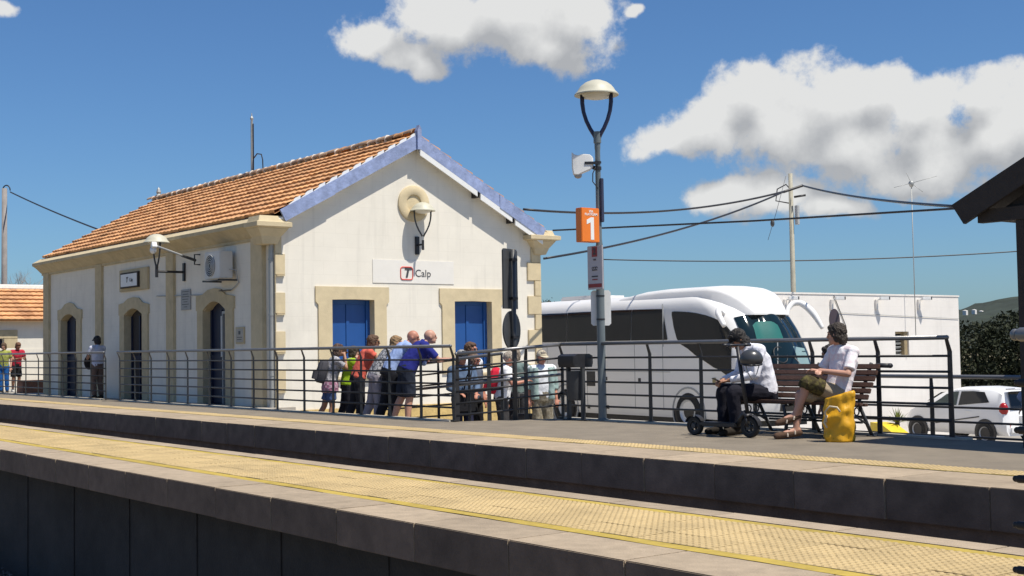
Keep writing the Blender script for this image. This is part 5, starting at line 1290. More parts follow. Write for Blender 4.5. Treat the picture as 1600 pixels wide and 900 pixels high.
# hills
rs = random.Random(2); b = MB(); G = []
m_hill = mat('scrub_hillside', (.024,.033,.020), 1, .45, .045, 0, stain=.4)
NA, NJ = 420, 34
for i in range(NA):
    az = radians(-75)+radians(120)*i/(NA-1); row = []
    for j in range(NJ):
        t = j/(NJ-1); R_ = 500+900*t
        p = Vector((sin(az)*R_, cos(az)*R_, 0))
        k = max(0, min(1, (math.degrees(az)+44)/14)); env = .18+.82*k
        h = 66*(min(t,.86)**.9)*env*(.80+.32*noise.noise(p*.0035)+.20*noise.noise(p*.012)+.06*noise.noise(p*.05))+1.6*noise.noise(p*.16)+1.2*noise.noise(p*.31)
        row.append((p.x, p.y, -4+h*(1.0 if t < .86 else 1.0-(t-.86)*2.5)))
    G.append(row)
b.grid(G); tag(b.build('scrub_hills', m_hill, None, True), kind='structure')
for i, (x, y) in enumerate(((1508,482),(1522,481),(1533,483),(1586,477))):
    p = at_d(x, y, 780+40*i); b = MB(); b.box((-2.4,-2,-4),(2.4,2,1.4)); b.add([(-2.4,-2,1.4),(2.4,-2,1.4),(2.4,2,1.4),(-2.4,2,1.4),(0,0,2.2)], [(0,1,4),(1,2,4),(2,3,4),(3,0,4)])
    o = b.build('hill_villa', m_wall2); o.location = p-Vector((0,0,2)); o.scale = (.5,.5,.5)
    tag(o, ['tiny white villa nearest the warehouse corner on the far hillside', 'tiny white villa in the middle of the row on the far hillside', 'tiny white villa at the right end of the row on the far hillside', 'tiny white villa high and alone on the right hillside'][i], 'house', 'villas on the far hillside')

# ------------------------------------------------------------------ people
def V(*a): return Vector(a)
def cone(b, p0, p1, r0, r1, seg=12, flat=None, rnd=True):
    """tapered limb with rounded (rnd) or cut ends"""
    p0, p1 = Vector(p0), Vector(p1); d = (p1-p0); L_ = d.length; d.normalize()
    a = d.cross(Vector((0,0,1)) if abs(d.z) < .9 else Vector((1,0,0))).normalized(); c = d.cross(a)
    prof = []
    if rnd: prof += [(-r0*.92, r0*.38), (-r0*.6, r0*.8)]
    prof += [(0, r0), (L_*.5, (r0+r1)/2), (L_, r1)]
    if rnd: prof += [(L_+r1*.6, r1*.8), (L_+r1*.92, r1*.38)]
    b.loft([[p0+d*h+a*(r*cos(2*pi*k/seg))+c*(r*sin(2*pi*k/seg)) for k in range(seg)] for (h, r) in prof])
def limb(b, pts, rs, seg=12, cut=False):
    for i in range(len(pts)-1): cone(b, pts[i], pts[i+1], rs[i], rs[i+1], seg, rnd=not (cut and i == len(pts)-2))
def spine_loft(b, rows, side, n=20):
    """rows: (point, half width, half depth)"""
    R = []
    for i, (p, w, d) in enumerate(rows):
        t = (Vector(rows[min(i+1, len(rows)-1)][0])-Vector(rows[max(i-1, 0)][0])).normalized()
        f = side.cross(t)*-1; f.normalize()
        ring = []
        for k in range(n):
            a = 2*pi*k/n; ca, sa = cos(a), sin(a)
            e = .85
            ring.append(Vector(p)+side*(w*abs(ca)**e*(1 if ca > 0 else -1))+f*(d*abs(sa)**e*(1 if sa > 0 else -1)))
        R.append(ring)
    b.loft(R)
def solid(b, name, m, parent, voxel=.011, smooth=3, wr=0, wf=7, seed=0):
    me = b.mesh('t'); import bmesh
    bm = bmesh.new(); bm.from_mesh(me); bmesh.ops.recalc_face_normals(bm, faces=bm.faces); bm.to_mesh(me); bm.free()
    o = bpy.data.objects.new('t', me); COL.objects.link(o)
    r = o.modifiers.new('r', 'REMESH'); r.mode = 'VOXEL'; r.voxel_size = voxel
    if smooth: s = o.modifiers.new('s', 'SMOOTH'); s.factor = .5; s.iterations = smooth
    dg = bpy.context.evaluated_depsgraph_get(); out = bpy.data.meshes.new_from_object(o.evaluated_get(dg))
    bpy.data.objects.remove(o); bpy.data.meshes.remove(me)
    out.name = name; out.materials.clear()
    if wr:
        nn = [v.normal.copy() for v in out.vertices]
        for v, q in zip(out.vertices, nn):
            c = v.co*wf+Vector((seed*3.1, seed, 0)); c.z *= .8
            v.co += q*(wr*(1-2*abs(noise.noise(c)))*1.0 + wr*.5*noise.noise(c*2.3))
    return link(name, out, m, parent, True)

def cloth(name, col, kind=None, col2=None):
    if 'cloth_'+name in MATS: return MATS['cloth_'+name]
    M = mat('cloth_'+name, col, .9, .10, 8, .25, 60, spec=.2)
    if kind:
        N, L, bs = nodes_of(M); tc = N.new('ShaderNodeTexCoord')
        if kind == 'speckle':
            t = N.new('ShaderNodeTexNoise'); t.inputs['Scale'].default_value = 26; t.inputs['Detail'].default_value = 3; f = t.outputs[0]
            L.new(tc.outputs['Object'], t.inputs['Vector'])
        elif kind == 'print':     # a printed patch on the chest front
            t = N.new('ShaderNodeTexNoise'); t.inputs['Scale'].default_value = 22; L.new(tc.outputs['Object'], t.inputs['Vector']); f = t.outputs[0]
        else:
            mp = N.new('ShaderNodeMapping'); mp.inputs['Scale'].default_value = (14,14,14); L.new(tc.outputs['Object'], mp.inputs[0])
            t = N.new('ShaderNodeTexChecker'); t.inputs['Scale'].default_value = 1.3; L.new(mp.outputs[0], t.inputs['Vector']); f = t.outputs['Fac']
        cr = N.new('ShaderNodeValToRGB'); cr.color_ramp.elements[0].color = (*col, 1); cr.color_ramp.elements[1].color = (*(col2 or col), 1)
        cr.color_ramp.elements[0].position = .46; cr.color_ramp.elements[1].position = .56 if kind != 'print' else .60
        L.new(f, cr.inputs[0]); L.new(cr.outputs[0], bs.inputs['Base Color'])
    return M
SKIN = {'fair': mat('fair_skin', (.50,.27,.19), .55, .08, 9, .06), 'ruddy': mat('ruddy_skin', (.46,.20,.13), .55, .1, 9, .06), 'tan': mat('tanned_skin', (.34,.17,.10), .55, .1, 9, .06)}
m_eye = mat('eye_dark', (.01,.008,.007), .2, 0, 1, 0); m_lip = mat('lip', (.30,.09,.08), .6, .05, 9, 0)

def person(label, loc, face, H=1.72, lean=0, J=None, skin='fair', build=1.0, top=None, bot=None, hair=None, cap=None, shoes=(.03,.025,.02), look=(0,0), voxel=.012, glasses=False, group=None, sleeve=.6, leg=1.0, vest=None, curl=.5, sandals=False, hem=-.02, seated=False):
    """face: world direction (x,y). local frame: x to the person's right, y forward, z up"""
    f = Vector((face[0], face[1], 0)).normalized(); yaw = atan2(-f.x, f.y)
    t = thing('person', label, 'person', loc, yaw, group); k = H/1.72
    P = dict(pelvis=V(0,0,.94), waist=V(0,.01,1.08), chest=V(0,.0,1.27), neck=V(0,-.02,1.46), head=V(0,.015,1.605),
             shR=V(.185,-.01,1.40), shL=V(-.185,-.01,1.40), elR=V(.235,-.03,1.12), elL=V(-.235,-.03,1.12), wrR=V(.24,.06,.88), wrL=V(-.24,.06,.88),
             hipR=V(.088,0,.92), hipL=V(-.088,0,.92), knR=V(.10,.025,.50), knL=V(-.10,.025,.50), anR=V(.105,-.02,.085), anL=V(-.105,-.02,.085), toR=V(.13,.16,.03), toL=V(-.13,.16,.03))
    if lean:
        R = Matrix.Rotation(-radians(lean), 3, 'X'); c = V(0,0,.94)
        for q in ('waist','chest','neck','head','shR','shL','elR','elL','wrR','wrL'):
            P[q] = c+R@(P[q]-c)
        P['waist'] = c+Matrix.Rotation(-radians(lean*.6), 3, 'X')@(V(0,.01,1.08)-c)
    for q in (J or {}): P[q] = Vector(J[q])
    for q in P: P[q] = P[q]*k
    side = (P['shR']-P['shL']).normalized(); W_ = build*k
    def torso(b, ex, lo=-.10, upto=1):
        hs = (P['hipR']-P['hipL']).normalized(); up = (P['waist']-P['pelvis']).normalized()
        rows = [(P['pelvis']+up*lo*k, .135*W_+ex, .105*W_+ex), (P['pelvis'], .160*W_+ex, .118*W_+ex), (P['waist'], .148*W_+ex, .112*W_+ex), (P['waist'].lerp(P['chest'],.5), .155*W_+ex, .118*W_+ex),
                (P['chest'], .168*W_+ex, .122*W_+ex), (P['chest'].lerp(P['neck'],.55), .165*W_+ex, .105*W_+ex), (P['chest'].lerp(P['neck'],.85), .115*W_+ex, .085*W_+ex), (P['neck'], .062*k+ex, .062*k+ex)]
        spine_loft(b, rows, side)
        for s in 'RL': cone(b, P['sh'+s], P['chest'].lerp(P['neck'],.7), .060*W_+ex, .06*W_+ex)
    hd = P['head']; HR = Matrix.Rotation(radians(-look[0]), 3, 'Z')@Matrix.Rotation(radians(-look[1]), 3, 'X')
    def hp(x, y, z): return hd+HR@(V(x,y,z)*k)
    # ---- body
    b = MB(); torso(b, 0)
    cone(b, P['neck']-(hd-P['neck'])*.15, hp(0,-.02,-.06), .058*k, .052*k)
    b.ell(hp(0,-.008,.022), (.077*k,.098*k,.098*k), HR, 18, 12); b.ell(hp(0,.026,-.052), (.057*k,.066*k,.062*k), HR, 14, 10); b.ell(hp(0,.072,-.088), (.026*k,.022*k,.022*k), HR)
    cone(b, hp(0,.086,.022), hp(0,.108,-.018), .010*k, .015*k, 8)
    b.ell(hp(0,.083,.035), (.05*k,.016*k,.014*k), HR); b.ell(hp(0,.083,-.052), (.026*k,.014*k,.012*k), HR)
    for s in (-1, 1): b.ell(hp(s*.078,-.008,-.005), (.012*k,.022*k,.034*k), HR)
    for s in 'RL':
        limb(b, [P['sh'+s], P['el'+s], P['wr'+s]], [.050*W_, .039*k, .027*k])
        sg = 1 if s == 'R' else -1
        d = (P['wr'+s]-P['el'+s]).normalized(); lat = d.cross(V(0,0,1)); 
        if lat.length < .2: lat = V(0,1,0)
        lat = lat.normalized(); nrm = lat.cross(d)
        w = P['wr'+s]
        b.loft([[w+d*(h*k)+lat*(lw*k*cos(a*pi/5))+nrm*(.015*k*sin(a*pi/5)) for a in range(10)] for h, lw in ((0,.026),(.03,.036),(.07,.042),(.095,.040))])
        for fi, (off, ln) in enumerate(((-.031,.062),(-.011,.074),(.010,.070),(.030,.054))):
            q0 = w+d*(.092*k)+lat*(off*k); q1 = q0+(d*cos(curl*.6)-nrm*sin(curl*.6))*(ln*.5*k); q2 = q1+(d*cos(curl*1.6)-nrm*sin(curl*1.6))*(ln*.5*k)
            limb(b, [q0,q1,q2], [.0092*k,.0085*k,.007*k], 8)
        q0 = w+d*(.03*k)-lat*(.034*k*1); q1 = q0+(d*.6-lat*.8).normalized()*(.035*k); q2 = q1+(d*.9-lat*.3-nrm*.3).normalized()*(.032*k)
        limb(b, [q0,q1,q2], [.012*k,.011*k,.009*k], 8)
        limb(b, [P['hip'+s], P['kn'+s]], [.085*W_, .056*W_]); 
        kn, an = P['kn'+s], P['an'+s]; bk = (an-kn).cross(side); bk = -bk.normalized() if bk.length else V(0,-1,0)
        if (P['to'+s]-an).dot(bk) > 0: bk = -bk
        limb(b, [kn, kn.lerp(an,.32)+bk*.012*k, an], [.055*W_, .056*W_, .036*k])
        to = P['to'+s]; fd = (to-an); fd = fd.normalized()
        limb(b, [an-fd*.045*k-V(0,0,.035*k) if not seated else an-fd*.03*k, an.lerp(to,.55), to], [.036*k,.034*k,.026*k])
    body = solid(b, 'body', SKIN[skin], t, voxel, 2)
    ex = .014*k
    # ---- top
    if top:
        b = MB(); torso(b, ex, hem)
        for s in 'RL':
            if sleeve > 1: limb(b, [P['sh'+s], P['el'+s], P['el'+s].lerp(P['wr'+s], sleeve-1)], [.064*W_, .052*k, .038*k], cut=True)
            else: limb(b, [P['sh'+s], P['sh'+s].lerp(P['el'+s], sleeve)], [.064*W_, .062*k], cut=True)
        cone(b, P['neck'], P['neck'].lerp(hd, .22), .068*k, .062*k, rnd=False)
        solid(b, 'top', top, t, voxel, 3, .007*k, 9, sum(map(ord, label)) % 17)
    if vest:
        b = MB(); torso(b, ex*2.1, -.02); v = solid(b, 'vest', vest, t, voxel, 3, .004, 9)
    # ---- bottom
    if bot:
        b = MB(); up = (P['waist']-P['pelvis']).normalized()
        spine_loft(b, [(P['pelvis']-up*.10*k, .135*W_+ex, .112*W_+ex), (P['pelvis'], .160*W_+ex*.8, .120*W_+ex*.8), (P['waist'].lerp(P['pelvis'],.35), .150*W_+ex*.6, .114*W_+ex*.6)], (P['hipR']-P['hipL']).normalized())
        for s in 'RL':
            if leg > 1: limb(b, [P['hip'+s], P['kn'+s], P['kn'+s].lerp(P['an'+s], leg-1)], [.098*W_, .074*W_, .056*W_+.006], cut=True)
            else: limb(b, [P['hip'+s], P['hip'+s].lerp(P['kn'+s], leg)], [.100*W_, .088*W_], cut=True)
        solid(b, 'trousers' if leg > 1 else 'shorts', bot, t, voxel, 3, .008*k, 8, sum(map(ord, label)) % 13)
    # ---- shoes
    ms = cloth('shoe_%02d%02d%02d' % tuple(int(c*99) for c in shoes), shoes)
    for s in 'RL':
        an, to = P['an'+s], P['to'+s]; fd = (to-an).normalized(); dn = V(0,0,-1) if not seated else (-(P['kn'+s]-an).normalized())
        b = MB()
        heel = an-fd*.05*k+dn*.040*k
        if sandals:
            up_ = -dn; lt = fd.cross(up_).normalized()
            limb(b, [heel, heel.lerp(to,.5), to+fd*.02*k], [.038*k,.044*k,.038*k]); sd = solid(b, 'sandal', ms, t, .009, 1)
            for h in (.07,.16):
                b = MB(); c_ = heel+fd*(h*k); b.tube([c_+lt*(.047*k*cos(a*pi/8))+up_*(.050*k*sin(a*pi/8)) for a in range(9)], .010*k, 6); b.build('sandal_strap', cloth('pale_strap', (.42,.36,.30)), sd)
        else:
            limb(b, [heel, heel.lerp(to,.5), to+fd*.025*k], [.048*k,.052*k,.044*k]); cone(b, an+V(0,0,.02), heel, .050*k, .046*k)
            solid(b, 'shoe', ms, t, .012, 2)
    # ---- hair, cap, face
    if hair:
        col, ln = hair; mh = mat('hair_%02d%02d%02d' % tuple(int(c*99) for c in col), col, .7, .35, 40, .8, 60)
        b = MB(); b.ell(hp(0,-.022,.040), (.086*k,.100*k,.098*k), HR, 18, 12)
        if ln > 0: 
            b.ell(hp(0,-.062,-.045), (.074*k,.058*k,(.07+ln*.5)*k), HR, 14, 10)
            if ln > .05: b.ell(hp(0,-.055,-.06-ln), (.07*k,.05*k,.09*k), HR)
            for s in (-1,1): b.ell(hp(s*.066,-.02,-.02), (.024*k,.04*k,(.06+ln*.4)*k), HR)
        b.ell(hp(0,.045,.085), (.06*k,.04*k,.035*k), HR)
        solid(b, 'hair', mh, t, .008 if voxel < .01 else .011, 1, .010*k, 26, 3)
    if cap:
        b = MB(); b.ell(hp(0,-.010,.045), (.092*k,.112*k,.092*k), HR, 20, 10, 0, pi*.52)
        br = [hp(.075*cos(a*pi/10)*1.02, .075+.115*sin(a*pi/10)*.95, .048-.012*sin(a*pi/10)) for a in range(11)]
        br2 = [q-HR@V(0,0,.009*k) for q in br]
        n0 = len(b.v); b.add(br+br2, [tuple(range(11)), tuple(reversed(range(11,22)))]+[(i,i+1,12+i,11+i) for i in range(10)]+[(0,10,21,11)])
        b.build('cap', cap, t, 'auto', fix=False)
    if glasses:
        b = MB()
        for s in (-1,1): b.ell(hp(s*.034,.094,.012), (.028*k,.012*k,.020*k), HR, 12, 8); b.tube([hp(s*.06,.09,.016), hp(s*.082,.0,.014)], .004, 5)
        b.tube([hp(-.02,.10,.018), hp(.02,.10,.018)], .004, 5); b.build('sunglasses', m_blk, t, True)
    else:
        for s in (-1, 1):
            b = MB(); b.ell(hp(s*.032,.087,.012), (.011*k,.008*k,.007*k), HR, 10, 6); b.build('eye', m_eye, t, True)
    b = MB(); b.ell(hp(0,.094,-.055), (.022*k,.006*k,.006*k), HR, 10, 6); b.build('mouth', m_lip, t, True)
    return t, P, yaw

# ---- the two men on the bench
q = at_y(1194, 612, 12.30)
person('person in black cap and white shirt bent over a phone on the bench', (q.x, q.y, 0), (-.42,-.91), 1.74, seated=True,
       J=dict(pelvis=V(0,0,.51), waist=V(0,.02,.67), chest=V(0,.09,.89), neck=V(0,.21,1.06), head=V(0,.32,1.145), shR=V(.20,.14,1.015), shL=V(-.20,.14,1.015), elR=V(.28,.22,.73), elL=V(-.28,.22,.73), wrR=V(.09,.50,.66), wrL=V(-.07,.49,.66),
              hipR=V(.09,.02,.50), hipL=V(-.09,.02,.50), knR=V(.17,.47,.52), knL=V(-.15,.47,.52), anR=V(.17,.46,.09), anL=V(-.14,.43,.09), toR=V(.20,.64,.04), toL=V(-.17,.61,.04)),
       skin='tan', build=1.16, top=cloth('white_shirt', (.74,.74,.80)), sleeve=1.92, bot=cloth('black_trousers', (.014,.014,.022)), leg=1.97, hair=((.02,.016,.014), .02), cap=cloth('black_cap', (.012,.012,.014)), look=(0,38), voxel=.0075, curl=.9, hem=-.06)
hv = Matrix.Rotation(atan2(.42,-.91), 3, 'Z')@V(.01,.60,.665)+V(q.x,q.y,0)
b = MB(); b.obox((0,0,0), (.037,0,0), (0,.07,.03), (0,-.002,.005)); o = b.build('phone', m_blk, None, bevel=.003); o.location = hv; o.rotation_euler = (0,0,atan2(.42,-.91)); tag(o, 'black phone held by the seated man in a cap', 'phone')
q = at_y(1306, 610, 12.30)
m2 = person('person in white printed T-shirt and khaki shorts sitting cross legged on the bench end', (q.x, q.y, 0), (-.30,-.95), 1.76, seated=True,
       J=dict(pelvis=V(0,0,.50), waist=V(0,-.06,.65), chest=V(.0,-.12,.87), neck=V(.01,-.10,1.05), head=V(.02,-.04,1.175), shR=V(.165,-.09,.985), shL=V(-.165,-.13,.975), elR=V(.26,.02,.74), elL=V(-.26,.01,.73), wrR=V(.03,.20,.755), wrL=V(-.03,.23,.77),
              hipR=V(.09,.0,.49), hipL=V(-.09,.0,.49), knR=V(.10,.42,.50), knL=V(.0,.38,.64), anR=V(.10,.48,.095), anL=V(.09,.49,.27), toR=V(.15,.68,.04), toL=V(.15,.66,.19)),
       skin='fair', build=.93, top=cloth('white_tshirt_print', (.78,.76,.79), 'print', (.77,.66,.69)), sleeve=.80, bot=cloth('khaki_shorts', (.36,.29,.20)), leg=.88, hair=((.035,.025,.018), .02), shoes=(.10,.06,.04), look=(52,6), voxel=.0075, sandals=True, curl=.6, hem=-.07)
# dark patterned knee cover on the raised leg
t2, P2, yw2 = m2
b = MB(); cone(b, P2['hipL'].lerp(P2['knL'],.55), P2['knL'], .106, .090, rnd=False); cone(b, P2['knL'], P2['knL'].lerp(P2['anL'],.18), .090, .082, rnd=False); cone(b, P2['knL']-V(0,.02,0), P2['knL']+V(0,.01,0), .086, .076)
solid(b, 'knee_cover', cloth('olive_print', (.050,.040,.020), 'speckle', (.10,.085,.03)), t2, .0085, 2, .005, 9)
q = at_y(1298, 590, 13.9)
person('person with dark hair half hidden behind the bench and railing', (q.x, q.y, -.60), (-.5,-.87), 1.66, skin='tan', top=cloth('slate_top', (.10,.12,.17)), bot=cloth('dark_jeans', (.03,.035,.06)), leg=1.95, hair=((.02,.015,.013), .06), look=(10,10))

# ---- group leaning on the ramp handrail
def ramp_z(x): return -.14+.0704*(x+17.5)
def leaner(label, px, py, Y, H, lean, **kw):
    q = at_y(px, py, Y)
    J = dict(elR=V(.22,.50,1.13*1.72/H), elL=V(-.24,.50,1.13*1.72/H), wrR=V(.06,.66,1.15*1.72/H), wrL=V(-.04,.68,1.16*1.72/H), anL=V(-.11,-.22,.085), knL=V(-.11,-.06,.50), toL=V(-.13,-.04,.03))
    J.update(kw.pop('J', {}))
    return person(label, (q.x, q.y, ramp_z(q.x)), kw.pop('face', (.34,.94)), H, lean, J, group='people leaning on the ramp handrail', **kw)
leaner('bald person in royal blue polo and dark shorts leaning furthest right on the handrail', 636, 640, 12.05, 1.80, 36, skin='fair', build=1.16, top=cloth('royal_blue_polo', (.022,.028,.20)), sleeve=.75, bot=cloth('navy_shorts', (.022,.028,.045)), leg=.98, shoes=(.10,.05,.04), look=(5,0))
leaner('balding person in pale blue shirt and black trousers leaning beside the royal blue polo', 611, 640, 12.05, 1.82, 34, skin='ruddy', build=1.14, top=cloth('pale_blue_shirt', (.30,.40,.66)), sleeve=1.2, bot=cloth('black_slacks', (.015,.016,.022)), leg=1.94, look=(20,10))
leaner('person with blond bob, grey patterned top and grey trousers leaning on the handrail', 588, 640, 12.03, 1.74, 33, skin='fair', build=1.05, top=cloth('grey_pattern_top', (.10,.105,.12), 'speckle', (.42,.42,.44)), sleeve=.9, bot=cloth('grey_trousers', (.27,.25,.29)), leg=1.92, hair=((.26,.16,.075), .05), shoes=(.2,.18,.17), look=(12,4))
leaner('person with long brown hair and coral red top leaning on the handrail', 560, 640, 12.03, 1.76, 24, skin='tan', build=1.0, top=cloth('coral_top', (.66,.13,.09)), sleeve=.25, bot=cloth('black_leggings', (.018,.018,.024)), leg=1.95, hair=((.10,.05,.025), .12), look=(10,2), hem=-.05, glasses=True)
leaner('person in yellow green safety vest almost hidden behind the woman with the backpack', 543, 640, 12.30, 1.58, 12, skin='fair', build=.98, top=cloth('pale_shirt', (.55,.5,.46)), sleeve=.8, bot=cloth('black_leggings', (.018,.018,.024)), leg=1.95, vest=cloth('hi_vis_vest', (.30,.46,.02)), hair=((.05,.035,.02), .03), J=dict(elR=V(.20,.22,1.22), elL=V(-.24,.22,1.22), wrR=V(.07,.20,1.47), wrL=V(-.05,.24,1.47)))
wq = leaner('person in brown cap, grey shirt and blue shorts raising both hands to the face', 516, 640, 12.02, 1.64, 14, skin='tan', build=1.0, top=cloth('grey_marl_shirt', (.25,.25,.27), 'speckle', (.45,.44,.46)), sleeve=.7, bot=cloth('denim_shorts', (.06,.10,.22)), leg=.7, hair=((.08,.045,.03), .06), cap=cloth('brown_cap', (.055,.03,.025)), J=dict(elR=V(.20,.30,1.24), elL=V(-.22,.30,1.24), wrR=V(.06,.28,1.50), wrL=V(-.05,.30,1.50), anL=V(-.11,-.30,.085), toL=V(-.13,-.12,.03), knL=V(-.11,-.10,.50), hem=V(0,0,0)), hem=-.10)
def worn(name, label, base, yaw, dims, m, cat='backpack', strap=True):
    g = thing(name, label, cat, base, yaw)
    w, d, h = dims; b = MB()
    b.loft([[V(x*w*s, y*d*s2+(.0), z) for (x, y) in ((-.8,-1),(.8,-1),(1,-.6),(1,.7),(.75,1),(-.75,1),(-1,.7),(-1,-.6))] for (z, s, s2) in ((0,.80,.6),(.04,.96,.9),(h*.5,1,1),(h*.85,.9,.85),(h*.96,.65,.6),(h,.35,.3))])
    b.build('pack_body', m, g, 'auto', bevel=.012)
    b = MB(); b.loft([[V(x*w*.75, -d-.0+y*.06, z) for (x, y) in ((-.8,-1),(.8,-1),(1,0),(1,.6),(-1,.6),(-1,0))] for z in (.05,.07,h*.42,h*.46)]); b.build('front_pocket', m, g, bevel=.008)
    if strap:
        for s in (-1,1):
            b = MB(); b.tube([(s*w*.55,d,h*.25),(s*w*.6,d+.13,h*.45),(s*w*.6,d+.20,h*.8),(s*w*.55,d+.12,h*1.03),(s*w*.45,d,h*.95)], .017, 6); b.build('shoulder_strap', m, g, True)
    return g
t1_, P1_, y1_ = wq
b = MB(); spine_loft(b, [(P1_['pelvis']+V(0,0,-.15), .185, .150), (P1_['pelvis']+V(0,0,-.02), .188, .145), (P1_['pelvis']+V(0,0,.06), .172, .132)], V(1,0,0))
solid(b, 'tied_plaid_shirt', cloth('pink_plaid', (.30,.12,.20), 'check', (.42,.30,.36)), t1_, .011, 2, .012, 12)
o = t1_.location+Matrix.Rotation(y1_, 3, 'Z')@V(0,-.20,.92)
g = worn('backpack', 'dark grey backpack worn by the woman in the brown cap', o, y1_, (.15,.09,.44), cloth('dark_grey_pack', (.06,.06,.07))); g.rotation_euler = (radians(-14), 0, y1_)
b = MB(); b.tube([(-.3,.0,.02),(-.28,.0,.5),(-.15,.02,.9),(.0,.02,.95)], .012, 6)

# ---- group on the forecourt behind the sloping railing
FZ = -.66
def stander(label, px, D, H, face, **kw):
    q = at_d(px, 600, D); return person(label, (q.x, q.y, FZ), face, H, group=kw.pop('group', 'people waiting on the station forecourt'), **kw)
tocam = (.79,-.61); toright = (.61,.79); toleft = (-.61,-.79)
stander('person in sunglasses and white shirt, tallest of the group before the right window', 736, 23.6, 1.86, (.9,.1), skin='ruddy', top=cloth('white_polo', (.70,.70,.72)), bot=cloth('stone_shorts', (.30,.27,.22)), leg=.95, hair=((.10,.05,.03), .01), glasses=True, look=(-20,0))
q = stander('person with red face and dark cap in denim jacket carrying a black bag', 722, 22.3, 1.72, (.85,-.2), skin='ruddy', build=1.1, top=cloth('denim_jacket', (.10,.15,.24)), sleeve=1.85, bot=cloth('navy_trousers', (.02,.022,.05)), leg=1.93, cap=cloth('navy_cap', (.02,.025,.035)), hair=((.3,.29,.28), .02), J=dict(elL=V(-.26,.06,1.10), wrL=V(-.16,.24,1.0), elR=V(.26,.05,1.1), wrR=V(.16,.26,1.02)), look=(-15,12))
t_, P_, y_ = q; o = t_.location+Matrix.Rotation(y_, 3, 'Z')@V(.05,.27,.68)
g = thing('shoulder_bag', 'black shoulder bag hanging beside the man in the denim jacket', 'bag', o, y_)
b = MB(); b.box((-.17,-.06,0),(.17,.06,.34)); b.build('bag_body', cloth('black_bag', (.015,.015,.018)), g, bevel=.03)
b = MB(); b.tube([(0,-.12,.28),(-.04,-.04,.6),(-.12,.06,.82),(-.06,.10,.6),(0,.12,.28)], .012, 6); b.build('strap', cloth('black_bag', (.015,.015,.018)), g, True)
stander('person in slate grey T-shirt and black shorts half behind the denim jacket', 741, 22.9, 1.66, (.93,.35), skin='ruddy', top=cloth('slate_tshirt', (.09,.105,.14)), bot=cloth('black_shorts', (.016,.016,.018)), leg=.98, hair=((.16,.10,.07), .02), glasses=True, look=(-5,0), hem=-.06)
q = stander('person in white shirt and grey shorts wearing a red backpack', 784, 22.5, 1.70, (.70,.71), lean=12, skin='ruddy', build=1.1, top=cloth('white_polo', (.70,.70,.72)), bot=cloth('charcoal_shorts', (.045,.043,.045)), leg=1.05, hair=((.35,.30,.24), .0), shoes=(.4,.38,.36), J=dict(elR=V(.25,.22,1.16), wrR=V(.12,.42,1.20)), look=(0,5), hem=-.08)
t_, P_, y_ = q; o = t_.location+Matrix.Rotation(y_, 3, 'Z')@V(0,-.17,.98)
g = worn('backpack', 'bright red backpack on the man in white', o, y_, (.17,.10,.46), cloth('red_pack', (.55,.02,.045))); g.rotation_euler = (radians(-12), 0, y_)
stander('person in grey green shirt half hidden behind the red backpack wearer and sign post', 806, 23.4, 1.74, (-.5,.6), skin='fair', top=cloth('grey_green_shirt', (.14,.19,.18)), sleeve=.8, bot=cloth('dark_grey_trousers', (.04,.04,.045)), leg=1.93, hair=((.2,.16,.12), .02), J=dict(elL=V(-.26,.16,1.12), wrL=V(-.16,.38,1.14)))
g = thing('suitcase', 'grey wheeled suitcase standing at the foot of the sign post', 'suitcase', at_d(817, 645, 23.0), radians(30)); g.location.z = FZ
b = MB(); b.box((-.20,-.12,.05),(.20,.12,.60)); b.build('shell', cloth('grey_case', (.07,.07,.075)), g, bevel=.03)
for s in (-.15,.15):
    b = MB(); b.tube([(s,-.02,.03),(s,.02,.03)], .03, 10); b.build('wheel', m_blk, g)
b = MB(); b.tube([(-.1,.08,.58),(-.1,.08,.95),(.1,.08,.95),(.1,.08,.58)], .010, 6); b.build('handle', m_zinc, g, True)
q = stander('person in cream cap and white T-shirt under an open pale green shirt beside the bin', 847, 22.7, 1.70, (.86,-.45), skin='ruddy', build=1.14, top=cloth('white_tshirt', (.76,.78,.80)), bot=cloth('camo_khaki', (.20,.17,.12), 'speckle', (.28,.25,.19)), leg=1.8, cap=cloth('cream_cap', (.52,.46,.34)), hair=((.2,.17,.14), .02), look=(-15,10), hem=-.07, shoes=(.2,.17,.13))
t_, P_, y_ = q; b = MB()
for s in (-1,1):
    sh_ = P_['shR' if s > 0 else 'shL']; el_ = P_['elR' if s > 0 else 'elL']; wr_ = P_['wrR' if s > 0 else 'wrL']
    limb(b, [sh_, el_, el_.lerp(wr_,.35)], [.080,.066,.058], cut=True)
    spine_loft(b, [(V(s*.135,.03,.86), .075,.135), (V(s*.135,.02,1.05), .070,.14), (V(s*.125,.02,1.25), .070,.142), (V(s*.115,0,1.40), .055,.11)], V(1,0,0))
spine_loft(b, [(V(0,-.10,.86), .20,.035), (V(0,-.115,1.1), .19,.03), (V(0,-.10,1.38), .15,.03)], V(1,0,0))
solid(b, 'open_shirt', cloth('pale_green_shirt', (.27,.36,.34)), t_, .012, 2, .007, 9)
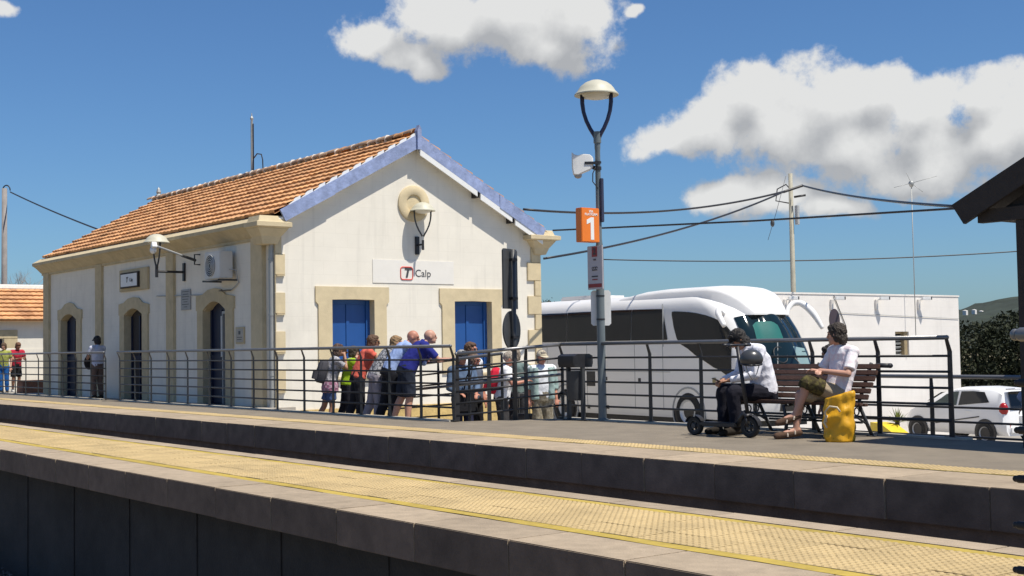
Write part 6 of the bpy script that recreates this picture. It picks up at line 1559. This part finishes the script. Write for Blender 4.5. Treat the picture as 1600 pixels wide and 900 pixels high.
# ---- far left
q = at_y(152, 560, 12.45)
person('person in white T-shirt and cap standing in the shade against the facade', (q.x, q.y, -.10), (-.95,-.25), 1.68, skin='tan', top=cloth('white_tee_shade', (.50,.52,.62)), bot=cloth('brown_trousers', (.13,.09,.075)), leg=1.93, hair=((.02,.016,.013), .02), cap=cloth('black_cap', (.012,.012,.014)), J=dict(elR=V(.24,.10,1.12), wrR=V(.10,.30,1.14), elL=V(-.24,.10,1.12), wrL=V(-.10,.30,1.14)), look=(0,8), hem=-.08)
g = thing('shoulder_bag', 'dark bag held in front by the person standing against the facade', 'bag', (q.x-.34, q.y-.10, .72), 0)
b = MB(); b.ell((0,0,.17), (.10,.14,.20), None, 14, 10); b.build('bag_body', cloth('black_bag', (.015,.015,.018)), g, True)
b = MB(); b.tube([(0,-.08,.30),(.03,-.05,.42),(.03,.05,.42),(0,.08,.30)], .012, 6); b.build('strap', cloth('black_bag', (.015,.015,.018)), g, True)
q = at_d(25, 590, 43)
person('person in red top looking down at the far left end of the railing', (q.x, q.y, -.12), (.9,.1), 1.66, lean=14, skin='tan', top=cloth('red_top', (.42,.025,.05)), bot=cloth('black_shorts', (.016,.016,.018)), leg=.9, hair=((.14,.06,.03), .03), J=dict(elR=V(.22,.26,1.12), wrR=V(.10,.42,1.16), elL=V(-.22,.26,1.12), wrL=V(-.08,.42,1.16)), look=(0,30), shoes=(.5,.48,.44))
q = at_d(6, 590, 42)
person('person in yellow top and bright blue trousers at the extreme left edge', (q.x, q.y, -.12), (.8,-.5), 1.62, skin='fair', top=cloth('yellow_green_top', (.30,.32,.08)), bot=cloth('bright_blue_trousers', (.015,.10,.32)), leg=1.95, hair=((.10,.06,.03), .03), look=(0,15))
# ---- far right, cut by the frame
q = at_d(1608, 600, 15.6)
person('person in black top and pale jeans bending at the far right frame edge', (q.x, q.y, -.46), (.9,.4), 1.60, lean=62, skin='tan', top=cloth('black_top', (.012,.012,.016)), sleeve=1.8, bot=cloth('pale_jeans', (.30,.34,.46)), leg=1.95, hair=((.02,.015,.012), .03))
